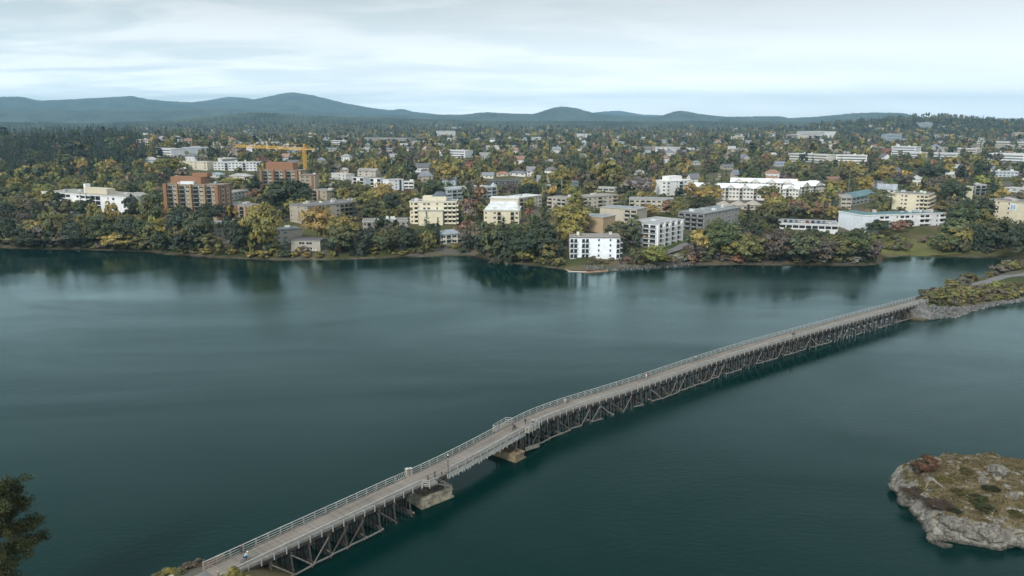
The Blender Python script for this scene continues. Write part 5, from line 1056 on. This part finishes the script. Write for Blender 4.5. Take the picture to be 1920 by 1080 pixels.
ZI = ZI+(lumps(XX, YY, 260, .6, 2.4, 3)*1.25+lumps(XX, YY, 500, .25, .8, 4)*.9)*np.clip((sd_i+1.2)/1.2, 0, 1)*np.where(sd_i < 3.0, 1.05, .66)+.14*np.sin(XX*1.7+YY)*np.cos(YY*2.1)+1.5*np.exp(-((XX-on_plane(1872,905,3)[0])**2+(YY-on_plane(1872,905,3)[1])**2)/18)*(sd_i > 0)
Vv = np.stack([XX, YY, ZI], -1).reshape(-1, 3); i, j = np.meshgrid(np.arange(ny-1), np.arange(nx-1), indexing='ij'); Fq = np.stack([i*nx+j, i*nx+j+1, (i+1)*nx+j+1, (i+1)*nx+j], -1).reshape(-1, 4)
struct(obj('island_terrain', np_mesh('island_terrain', Vv, Fq, M['island'], smooth=True)))
def zi(x, y): k = np.argmin((XX-x)**2+(YY-y)**2); return float(ZI.ravel()[k])
def isl(u, v, z=3.0):
    for _ in range(6): p = on_plane(u, v, z); z = max(0, zi(p[0], p[1]))
    return p[0], p[1], z
from mathutils import noise as mnoise
def rock_mesh(seed, sub=2):
    bm = bmesh.new(); bmesh.ops.create_icosphere(bm, subdivisions=sub, radius=.5); rg = np.random.default_rng(seed); ds = [rg.normal(size=3) for _ in range(11)]
    for v in bm.verts:
        p = np.array(v.co)
        for d in ds:
            d = d/np.linalg.norm(d); c = p@d; lim = .25+.14*abs(d[0])
            if c > lim: p = p-d*(c-lim)*.97
        if sub > 2:
            q = Vector(p)*3.1+Vector((seed*7.3, 0, 0)); n_ = mnoise.ridged_multi_fractal(q, 1.0, 2.1, 5, 1.0, 2.0)
            p = p*(1+.16*(n_-1.1)); p[2] += .03*math.sin(p[2]*38+seed)
        v.co = p*(1+rg.normal()*(.025 if sub < 3 else .008))
    me = bpy.data.meshes.new('boulder'); bm.to_mesh(me); bm.free(); me.materials.append(M['rock']); return me
ROCKS = [rock_mesh(i, 4) for i in range(6)]
for k, (u, v, s_, lab) in enumerate(((1712,882,2.3,'lone grey boulder perched at the back left of the island'),(1755,990,3.2,'rounded pale boulder in the cove at the island front'),(1743,1002,2.0,'small boulder at the waterline below the island cove'),(1775,985,2.6,'pale boulder behind the rounded boulder of the island cove'),(1776,1012,2.2,'flat low rock awash off the island front'),
        (1790,1010,4.6,'broad grey rock at the front edge of the island'),(1822,1015,4.4,'cracked grey slab in the middle of the island front'),(1858,1020,4.6,'rounded slab right of the cracked slab on the island front'),(1893,1022,4.2,'dark-streaked slab at the right of the island front'),(1688,905,4.2,'smooth pale rock forming the left tip of the island'),(1702,922,3.4,'sloping grey rock just behind the left tip of the island'),(1868,895,3.6,'pale knoll of rock near the back right of the island'),(1842,902,2.6,'grey rock left of the pale knoll on the island'),(1895,930,2.8,'lichen-grey rock at the right edge of the island'))):
    x, y, z = isl(u, v, 1.0); o = obj('boulder', ROCKS[k % 6], None, (x, y, max(0, z)-s_*.05), (random.uniform(-.3,.3), random.uniform(-.3,.3), random.random()*6), (s_*1.25, s_, s_*.75)); tag(o, lab, 'boulder', 'boulders on the island')
for k, (u, v, w, h, c, lab) in enumerate(((1738,884,4.6,3.8,'rust','leafless red-brown bush on the back of the island'),(1722,884,3.2,3.0,'brown','brown twiggy bush beside the lone island boulder'),(1712,948,4.6,1.6,'brown','grey-brown overhanging bush above the island cove'),(1755,962,5.2,1.6,'brown','wide brown bush sprawling above the island boulders'),(1800,925,3.0,.9,'olive','low olive patch of scrub in the middle of the island'),(1835,940,4.2,1.1,'green','dark green low scrub in a hollow of the island'),(1850,955,3.4,.9,'green','green scrub near the front right of the island'),(1770,900,3.0,.8,'yg','yellowish tuft behind the middle of the island'),(1858,915,3.0,1.0,'dark','dark scrub below the pale island knoll'),(1905,965,3.0,.9,'olive','olive scrub at the right edge of the island'),(1815,885,3.2,.8,'olive','thin scrub along the back rim of the island'),(1730,912,2.6,.7,'yg','yellow grass tuft near the left tip of the island'),(1790,955,2.4,.7,'dark','small dark scrub left of the green hollow on the island'))):
    x, y, z = isl(u, v); o = obj('shrub', SHRUB_FINE[k % 5], None, (x, y, z-.15), k*1.3, (w, w, h), ISC[c]); tag(o, lab, 'shrub', 'scrub on the island')
def branch(u, v, seed, lab):
    rg = random.Random(seed); x, y, z = isl(u, v); mb = MB(); p = Vector((0,0,.25))
    def grow(p, d, l, w, n_):
        q = p+d*l; mb.bar(p, q, w, n=4, taper=.5)
        if n_:
            for k in range(2): grow(p.lerp(q, rg.uniform(.5, 1)), (d+Vector((rg.uniform(-.8,.8), rg.uniform(-.8,.8), rg.uniform(-.1,.5)))).normalized(), l*.65, w*.6, n_-1)
    grow(p, Vector((rg.uniform(-1,1), rg.uniform(-.6,.6), rg.uniform(.1,.6))).normalized(), 1.5, .10, 3)
    tag(obj('dead_branch', mb.mesh('dead_branch', M['driftwood']), None, (x, y, z-.2)), lab, 'branch', 'dead branches on the island')
for k, (u, v, lab) in enumerate(((1728,920,'bleached dead branch near the left tip of the island'),(1768,912,'bleached upright dead twig in the island grass'),(1790,925,'forked dead branch in the middle of the island'),(1760,940,'pale dead branch left of the island middle'),(1862,968,'forked white dead branch at the front right of the island'))): branch(u, v, k, lab)
# dry grass tufts over the island, one mass
rg = np.random.default_rng(8); n_ = 9000; xs, ys = rg.uniform(x0, x1, n_), rg.uniform(y0, y1, n_); gi = (np.clip(((ys-y0)/(y1-y0)*(ny-1)).round().astype(int), 0, ny-1), np.clip(((xs-x0)/(x1-x0)*(nx-1)).round().astype(int), 0, nx-1))
ok = (sd_i[gi] > 1.6) & (ZI[gi] > 1.8); dzx = np.abs(np.gradient(ZI)[1])[gi]; ok &= dzx < .28
C = np.stack([xs, ys, ZI[gi]+.10], -1)[ok]; nn = rg.normal(size=C.shape); nn[:, 2] = np.abs(nn[:, 2])*.5; Vv, Ff = quads(C, nn, .10+.14*rg.random(len(C)), rg, .6)
base = np.where(rg.random((len(C), 1)) < .7, [[.15,.12,.065]], [[.07,.065,.028]])*(.7+.6*rg.random((len(C), 1)))
struct(obj('dry_grass', np_mesh('dry_grass', Vv, Ff, M['leaf_attr'], np.repeat(base, 4, 0))), 'dry tufted grass covering the top of the rocky island', 'stuff')
# ------------------------------------------------------------------ riprap, shore stones, driftwood
def stones(name, poly, n, s0, s1, label):
    Vs, Fs = [], []; off = 0; src = []
    for k in range(4):
        me = rock_mesh(50+k, 1); v = np.array([x.co for x in me.vertices]); f = np.array([list(p.vertices) for p in me.polygons]); src.append((v, f)); bpy.data.meshes.remove(me)
    us, vs_ = [p[0] for p in poly], [p[1] for p in poly]; c = 0; tr = 0
    while c < n and tr < n*8:
        tr += 1; u, v = random.uniform(min(us), max(us)), random.uniform(min(vs_), max(vs_))
        if not in_poly(u, v, poly): continue
        p = hit(u, v)
        if p[2] < -.2: p = np.array([*on_plane(u, v, 0)[:2], 0])
        q, f = random.choice(src); s_ = random.uniform(s0, s1); R = np.array(Euler((random.random()*6, random.random()*6, random.random()*6)).to_matrix())
        Vs.append((q*np.array([1.2, 1, .8])*s_)@R.T+p+np.array([0, 0, s_*.12])); Fs.append(f+off); off += len(q); c += 1
    struct(obj(name, np_mesh(name, np.concatenate(Vs), np.concatenate(Fs), M['riprap'])), label, 'stuff')
M['riprap'] = noisy('riprap_stone', (.14,.14,.135), .9, .6, .6)
stones('riprap_gravel', [(1708,580),(1724,570),(1745,574),(1780,577),(1815,577),(1840,573),(1880,565),(1925,561),(1925,566),(1870,573),(1830,583),(1790,597),(1740,599),(1708,592)], 950, .8, 1.9, 'grey riprap stones armouring the end of the causeway')
stones('shore_gravel', [(1085,500),(1120,497),(1190,498),(1240,494),(1300,492),(1300,499),(1240,503),(1185,507),(1120,510)], 420, .5, 1.5, 'grey shore stones below the white shore block')
for k, (a, b_, lab) in enumerate((((1046,500),(1068,509),'floating boom log at the left of the rocky point'),((1066,509),(1100,510),'long pale driftwood log along the rocky point'),((1078,506),(1098,505),'short driftwood log above the long pale log'),((1098,511),(1140,508),'reddish floating log right of the rocky point'))):
    p, q = Vector(on_plane(*a, .15)), Vector(on_plane(*b_, .15)); tag(obj('driftwood_log', bar_mesh('driftwood_log', (0,0,0), q-p, .7, .7, M['driftwood'] if k != 3 else M['rail_raw'], 8), None, p), lab, 'log', 'driftwood logs')
p = hit(325, 1082); tag(obj('driftwood_log', bar_mesh('driftwood_log', (-.8,-.3,.2), (.8,.35,.25), .4, .4, M['driftwood'], 8), None, p), 'short pale log lying on the near bank', 'log', 'driftwood logs')
# ------------------------------------------------------------------ tower crane
cp = hit(573.5, 338); cdep = project(cp)[2]; HJ = (338-282)*cdep/F_PX; zj = cp[2]+HJ
CR = thing('tower_crane', 'yellow tower crane with long lattice jib above the second brick tower', 'crane', tuple(cp)); LANDMARKS.append(('the yellow crane', 560, 300, 12, cdep))
tip = on_plane(440, 275, zj); jd = Vector((tip[0]-cp[0], tip[1]-cp[1], 0)); JL = jd.length; jd.normalize(); CR.rotation_euler = (0, 0, math.atan2(jd.y, jd.x))
def lattice(nm, A, B, wd, n, tri=False, bar=.22):
    mb = MB(); A, B = Vector(A), Vector(B); d = (B-A)/n; ax = d.normalized(); up = Vector((0,0,1)) if abs(ax.z) < .9 else Vector((0,1,0)); sd = ax.cross(up).normalized(); up2 = sd.cross(ax)
    cs = [sd*wd/2-up2*wd*.45, -sd*wd/2-up2*wd*.45, up2*wd*.55] if tri else [sd*wd/2+up2*wd/2, -sd*wd/2+up2*wd/2, -sd*wd/2-up2*wd/2, sd*wd/2-up2*wd/2]
    for c in cs: mb.bar(A+c, B+c, bar)
    m = len(cs)
    for k in range(n):
        for i in range(m): a, b_ = cs[i], cs[(i+1) % m]; mb.bar(A+d*k+(a if k % 2 else b_), A+d*(k+1)+(b_ if k % 2 else a), bar*.6); mb.bar(A+d*k+a, A+d*k+b_, bar*.55)
    return obj(nm, mb.mesh(nm, M['crane']), CR)
lattice('mast', (0,0,-2), (0,0,HJ), 2.3, 13, False, .38); lattice('jib', (1,0,HJ+1), (JL,0,HJ+1), 2.2, 30, True, .38)
mb = MB(); mb.box(-18.5,-1,-.8,.8,HJ+.4,HJ+1.1); mb.bar((-18,.8,HJ+1.8), (-1,.8,HJ+1.8), .12); mb.bar((-18,-.8,HJ+1.8), (-1,-.8,HJ+1.8), .12); obj('counter_jib', mb.mesh('counter_jib', M['crane']), CR)
mb = MB(); mb.box(-18.3,-14.5,-.7,.7,HJ-1.2,HJ+1.9); obj('counterweight', mb.mesh('counterweight', M['concrete']), CR)
mb = MB(); mb.box(.5,2.4,-2.6,-1.2,HJ-1.3,HJ+.8); obj('cab', mb.mesh('cab', M['metal']), CR); lattice('apex', (0,0,HJ), (0,0,HJ+6), 1.2, 4, False, .26)
mb = MB(); mb.bar((0,0,HJ+6), (JL*.6,0,HJ+2), .14); mb.bar((0,0,HJ+6), (-15,0,HJ+1), .14); obj('tie_bar', mb.mesh('tie_bar', M['crane']), CR)
mb = MB(); mb.box(JL*.3-.8,JL*.3+.8,-.6,.6,HJ-.35,HJ+.05); mb.bar((JL*.3,0,HJ-.3), (JL*.3,0,HJ-8), .1); mb.box(JL*.3-.3,JL*.3+.3,-.2,.2,HJ-9,HJ-8); obj('trolley', mb.mesh('trolley', M['frame_dark']), CR)
# ------------------------------------------------------------------ poles and lamps in town
for k, (u, vt, vb, lab) in enumerate(((1053,338,372,'tall white mast before the beige balcony block'),(1350,353,380,'pale utility pole left of the white gabled complex'),(1391,366,382,'short utility pole before the white gabled complex'),(1470,360,384,'utility pole right of the golden trees by the gabled complex'),(1588,318,388,'utility pole left of the two-gabled white house'),(1620,322,345,'utility pole beside the golden tree and dark conifer'),(1766,316,345,'utility pole right of the dark round tree'),(1808,312,345,'utility pole near the right-hand dark conifers'),(631,305,328,'lamp pole right of the yellow crane'),(735,300,325,'utility pole above the white townhouses'),(1117,328,352,'utility pole between the yellow poplars'),(770,385,398,'lamp pole beside the stepped cream apartments'))):
    p = hit(u, vb); dep = project(p)[2]; h = (vb-vt)*dep/F_PX; r = thing('utility_pole', lab, 'pole', tuple(p), random.uniform(-.4, .4), 'poles in the town'); obj('pole', bar_mesh('pole', (0,0,-.5), (0,0,h), .38, .38, M['metal'] if k % 3 == 0 else M['timber_grey'], 6), r); obj('crossarm', bar_mesh('crossarm', (-1.2,0,h-.8), (1.2,0,h-.8), .16, .16, M['timber_grey']), r)
# ------------------------------------------------------------------ cars
def car_meshes():
    b = MB(); prof = [(-2.2,.35),(2.15,.35),(2.2,.75),(1.2,.92),(-1.9,.98),(-2.2,.85)]; n_ = len(prof)
    b.add([(x,-.88,z) for x,z in prof]+[(x,.88,z) for x,z in prof], [tuple(range(n_-1,-1,-1)), tuple(range(n_, 2*n_))]+[(i,(i+1)%n_,n_+(i+1)%n_,n_+i) for i in range(n_)])
    c = MB(); c.add([(-1.7,-.8,.97),(1.05,-.8,.94),(.45,-.66,1.45),(-1.25,-.66,1.45),(-1.7,.8,.97),(1.05,.8,.94),(.45,.66,1.45),(-1.25,.66,1.45)], [(0,1,2,3),(5,4,7,6),(1,5,6,2),(4,0,3,7)])
    t_ = MB(); t_.box(-1.2,.42,-.64,.64,1.45,1.5)
    w = MB(); w.bar((0,-.1,0), (0,.1,0), .64, n=12)
    return b.mesh('body', M['car']), c.mesh('glasshouse', M['glass']), t_.mesh('roof_panel', M['car']), w.mesh('wheel', M['rubber'])
CB, CG, CRF, CW = car_meshes(); CCOL = [((.7,.7,.7),'white'),((.03,.03,.035),'black'),((.25,.26,.27),'silver'),((.30,.04,.03),'red'),((.05,.09,.2),'blue')]
def car(x, y, z, rz, where, c):
    r = thing('parked_car', f"{c[1]} car {where}", 'car', (x, y, z), rz, 'parked cars'); obj('body', CB, r, color=c[0]); obj('glasshouse', CG, r); obj('roof_panel', CRF, r, color=c[0])
    for sx_ in (-1.35, 1.35):
        for sy_ in (-.82, .82): obj('wheel', CW, r, (sx_, sy_, .32))
W_, D_, H_ = DECK['size']; dr = DECK.rotation_euler[2]; ORD = ['first','second','third','fourth','fifth','sixth','seventh','eighth','ninth']
for k in range(9):
    lx, ly = W_*(.1+.095*k), 4.5; x = DECK.location.x+math.cos(dr)*lx-math.sin(dr)*ly; y = DECK.location.y+math.sin(dr)*lx+math.cos(dr)*ly; car(x, y, DECK.location.z+H_+.535, dr+PI/2, f'on the roof of the white parking deck, {ORD[k]} from left', CCOL[(k*3+1) % 5])
for k in range(7):
    p = hit(716+k*7.5, 391); car(p[0], p[1], g1(p[0], p[1])+.16, PI/2+.1, f'in the car park left of the cream apartments, {ORD[k]} from left', CCOL[(k*2) % 5])
for k in range(5):
    p = hit(112+k*11, 400); car(p[0], p[1], g1(p[0], p[1])+.16, .2, f'in front of the long white clinic, {ORD[k]} from left', CCOL[(k*2+1) % 5])
# ------------------------------------------------------------------ people and bicycles on the bridge
def skin_mesh(name, verts, edges, radii, mat, root=0, sub=1):
    me = bpy.data.meshes.new(name+'_cage'); me.from_pydata(verts, edges, []); o = bpy.data.objects.new(name+'_cage', me); COL.objects.link(o)
    md = o.modifiers.new('skin', 'SKIN'); sb = o.modifiers.new('sub', 'SUBSURF'); sb.levels = sub; sb.render_levels = sub
    for i, r_ in enumerate(radii): me.skin_vertices[0].data[i].radius = (r_, r_) if not isinstance(r_, tuple) else r_
    me.skin_vertices[0].data[root].use_root = True
    dg = bpy.context.evaluated_depsgraph_get(); out = bpy.data.meshes.new_from_object(o.evaluated_get(dg)); out.name = name; bpy.data.objects.remove(o); bpy.data.meshes.remove(me)
    out.materials.clear(); out.materials.append(mat); return out
def figure(pose):
    if pose == 'walk':
        J = dict(pel=(0,0,.95), wai=(.01,0,1.1), che=(.02,0,1.35), nec=(.03,0,1.52), hd0=(.05,0,1.62), hd1=(.05,0,1.75), sl=(.02,.2,1.42), el=(-.10,.25,1.15), wl=(.02,.25,.93), hl=(.06,.25,.84), sr=(.02,-.2,1.42), er=(-.02,-.25,1.14), wr=(.18,-.24,.97), hr=(.24,-.24,.90),
                 tl=(.0,.1,.9), kl=(.18,.1,.5), al=(.22,.1,.09), fl=(.38,.1,.04), tr=(0,-.1,.9), kr=(.0,-.1,.49), ar=(-.30,-.1,.14), fr=(-.18,-.1,.04))
    else:
        J = dict(pel=(-.15,0,1.0), wai=(-.02,0,1.12), che=(.22,0,1.3), nec=(.36,0,1.42), hd0=(.44,0,1.5), hd1=(.47,0,1.63), sl=(.26,.2,1.34), el=(.40,.26,1.1), wl=(.58,.25,1.03), hl=(.66,.24,1.02), sr=(.26,-.2,1.34), er=(.40,-.26,1.1), wr=(.58,-.25,1.03), hr=(.66,-.24,1.02),
                 tl=(-.12,.1,.95), kl=(.26,.1,.78), al=(.12,.1,.42), fl=(.25,.1,.36), tr=(-.12,-.1,.95), kr=(.2,-.1,.6), ar=(-.02,-.1,.22), fr=(.12,-.1,.16))
    R = dict(pel=.15, wai=.13, che=.165, nec=.06, hd0=.085, hd1=.09, sl=.07, el=.05, wl=.038, hl=.04, sr=.07, er=.05, wr=.038, hr=.04, tl=.095, kl=.065, al=.045, fl=.04, tr=.095, kr=.065, ar=.045, fr=.04)
    E_ = [('pel','wai'),('wai','che'),('che','nec'),('nec','hd0'),('hd0','hd1'),('che','sl'),('sl','el'),('el','wl'),('wl','hl'),('che','sr'),('sr','er'),('er','wr'),('wr','hr'),('pel','tl'),('tl','kl'),('kl','al'),('al','fl'),('pel','tr'),('tr','kr'),('kr','ar'),('ar','fr')]
    def sub_(nm, keys, grow, mat, root):
        K = [k for k in J if k in keys]; ix = {k: i for i, k in enumerate(K)}
        return skin_mesh(nm, [J[k] for k in K], [(ix[a], ix[b_]) for a, b_ in E_ if a in ix and b_ in ix], [R[k]+grow for k in K], mat, ix[root])
    body = sub_('body', J.keys(), 0, M['skin'], 'pel'); jac = sub_('jacket', ('pel','wai','che','sl','el','wl','sr','er','wr'), .022, M['coat'], 'che'); tro = sub_('trousers', ('pel','tl','kl','al','tr','kr','ar'), .018, M['coat'], 'pel')
    bm = bmesh.new(); bmesh.ops.create_uvsphere(bm, u_segments=10, v_segments=7, radius=.125); bmesh.ops.delete(bm, geom=[v for v in bm.verts if v.co.z < -.03], context='VERTS'); hm = bpy.data.meshes.new('hair'); bm.to_mesh(hm); bm.free(); hm.materials.append(M['coat'])
    return body, jac, tro, hm, J['hd1']
FIG = {k: figure(k) for k in ('walk', 'ride')}
def bicycle(s_, off_, dirn, label):
    r = thing('bicycle', label, 'bicycle', tuple(at(s_, off_, DZ+.004)), yaw(s_)+(0 if dirn > 0 else PI), 'bicycles on the bridge')
    for x in (-.5, .55):
        mb = MB(); n_ = 18
        for k in range(n_): a, b_ = 2*PI*k/n_, 2*PI*(k+1)/n_; mb.bar((x+.34*math.cos(a),0,.34+.34*math.sin(a)), (x+.34*math.cos(b_),0,.34+.34*math.sin(b_)), .045)
        for k in range(6): a = PI*k/6; mb.bar((x-.33*math.cos(a),0,.34-.33*math.sin(a)), (x+.33*math.cos(a),0,.34+.33*math.sin(a)), .01)
        obj('wheel', mb.mesh('wheel', M['rubber']), r)
    mb = MB()
    for a, b_ in (((-.5,0,.34),(-.05,0,.3)),((-.05,0,.3),(-.2,0,.85)),((-.5,0,.34),(-.18,0,.78)),((-.05,0,.3),(.42,0,.78)),((-.18,0,.78),(.40,0,.85)),((.55,0,.34),(.40,0,.95))): mb.bar(a, b_, .045, n=6)
    obj('frame', mb.mesh('frame', M['frame_dark']), r); mb = MB(); mb.bar((.40,-.28,.98), (.40,.28,.98), .035, n=6); mb.bar((.40,-.27,.98), (.62,-.25,.99), .03); mb.bar((.40,.27,.98), (.62,.25,.99), .03); obj('handlebar', mb.mesh('handlebar', M['frame_dark']), r)
    mb = MB(); mb.box(-.32,-.08,-.07,.07,.86,.91); obj('saddle', mb.mesh('saddle', M['rubber']), r)
def person(s_, off_, dirn, pose, coat, legs, hair, label):
    b, j, t_, h, hd = FIG[pose]; r = thing('person', label, 'person', tuple(at(s_, off_, DZ+.005)), yaw(s_)+(0 if dirn > 0 else PI), 'people on the bridge')
    obj('body', b, r); obj('jacket', j, r, color=coat); obj('trousers', t_, r, color=legs); obj('hair' if hair[1] else 'helmet', h, r, (hd[0]-.015, 0, hd[2]+.01), color=hair[0])
def spot(u, v):
    p = on_plane(u, v, DZ); q = s_of(p[0], p[1]); c = at(q, 0, 0); n_ = at(q, 1, 0)-c; return q, max(-2.1, min(2.1, (Vector((p[0], p[1], 0))-c).dot(n_)))
BLK = (.02,.02,.025)
for (u, v, d, pose, coat, legs, hair, lab, bl) in (
    (457,1055,1,'ride',(.22,.45,.65),(.03,.05,.10),((.8,.8,.8),0),'person cycling in light blue jacket and white helmet at the near bridge end','bicycle under the rider in light blue at the near bridge end'),
    (448,1040,1,'walk',(.03,.04,.05),(.05,.06,.08),((.02,.02,.02),1),'person in dark clothes walking by the timber fence at the bridge start',None),
    (963,806,-1,'ride',BLK,(.03,.04,.06),(BLK,0),'person in black cycling just before the second pier','bicycle under the rider in black before the second pier'),
    (983,797,1,'walk',(.05,.05,.05),(.06,.06,.07),(BLK,1),'person in dark jacket by the near railing at the second pier',None),
    (1061,758,-1,'walk',(.45,.42,.38),(.35,.32,.28),(BLK,1),'person in pale clothes walking just past the widened platform',None),
    (1212,708,-1,'walk',(.25,.06,.05),(.7,.7,.7),((.1,.05,.03),1),'person in red top and white trousers near the middle of the long span',None),
    (1304,676,1,'walk',(.30,.30,.30),(.12,.12,.14),(BLK,1),'person in grey walking on the long curve of the bridge',None),
    (1486,633,1,'walk',BLK,(.03,.03,.04),(BLK,1),'person in black, left of the pair walking far along the bridge',None),
    (1490,632,1,'walk',(.05,.03,.03),BLK,(BLK,1),'person in dark brown, right of the pair walking far along the bridge',None)):
    q, of = spot(u, v); person(q, of, d, pose, coat, legs, hair, lab)
    if bl: bicycle(q, of, d, bl)
# emblem panel on the cream apartments at the right edge
for o in list(bpy.data.objects):
    if o.name.startswith('apartment_building') and 'emblem' in o.get('label', ''):
        W_, D_, H_ = o['size']; x = W_*.53; add_block(o, 'emblem_panel', x-2.2, x+2.2, -.14, -.003, H_-5.4, H_-1.0, (.70,.78,.84))
        for a, b_, c, d in ((-1.3,-.9,-4.4,-2.0),(.9,1.3,-4.4,-2.0),(-.9,-.3,-4.4,-4.05),(.3,.9,-4.4,-4.05),(-.9,-.3,-2.35,-2.0),(.3,.9,-2.35,-2.0),(-.35,.35,-3.6,-2.8)): add_block(o, 'emblem_bar', x+a, x+b_, -.19, -.142, H_+c, H_+d, (.10,.22,.36))
# ------------------------------------------------------------------ haze: the air itself
mb = MB(); mb.box(-16800, 16800, -16800, 16800, -5.2, 520); hz = obj('haze', mb.mesh('haze', bpy.data.materials.new('haze_air'))); struct(hz, 'thin blue autumn haze over the town and hills', 'stuff')
m = bpy.data.materials['haze_air']; m.use_nodes = True; t = m.node_tree; t.nodes.clear(); pv = N(t, 'ShaderNodeVolumePrincipled'); pv.inputs['Color'].default_value = (.46,.76,1.0,1); pv.inputs['Density'].default_value = HAZE_DENSITY; pv.inputs['Anisotropy'].default_value = 0.7
ou = N(t, 'ShaderNodeOutputMaterial'); link(t, pv, 0, ou, 'Volume')
# ------------------------------------------------------------------ labels that single out each tree, shrub and house
LANDMARKS += [('the causeway path', 1830, 540, 60, 300), ('the teal-roofed slope', 1740, 455, 50, 440), ('the brushy bank', 1480, 470, 60, 430), ('the rocky point', 1120, 500, 40, 400), ('the dark left woods', 130, 300, 90, 1000), ('the left shore strand', 60, 465, 60, 460)]
ORDN = ['first','second','third','fourth','fifth','sixth','seventh','eighth','ninth','tenth','eleventh','twelfth','thirteenth','fourteenth','fifteenth','sixteenth','seventeenth','eighteenth','nineteenth','twentieth']
byl = {}
for o, head, u, v, dep in AUTO:
    best = min(LANDMARKS, key=lambda l: math.hypot(max(0, abs(u-l[1])-l[3]*.6), 1.8*(v-l[2])))
    rel = ('in front of' if dep < best[4] else 'behind') if abs(u-best[1]) < best[3]+8 else ('left of' if u < best[1] else 'right of')
    byl.setdefault(f"{head} {rel} {best[0]}", []).append((u, o))
for lab, l in byl.items():
    l.sort(key=lambda t_: t_[0])
    if len(lab.split()) > 13: lab = lab.replace(' with', '').replace('medium-sized ', '').replace('-roofed', '')
    for k, (u, o) in enumerate(l): o['label'] = lab if len(l) == 1 else lab+', '+(ORDN[k] if k < 20 else str(k+1)+('st' if k % 10 == 0 else 'nd' if k % 10 == 1 else 'rd' if k % 10 == 2 else 'th'))+' from left'
for o in bpy.data.objects:
    if 'size' in o: del o['size']
print('objects', len(bpy.data.objects), 'trees', len(TREES))
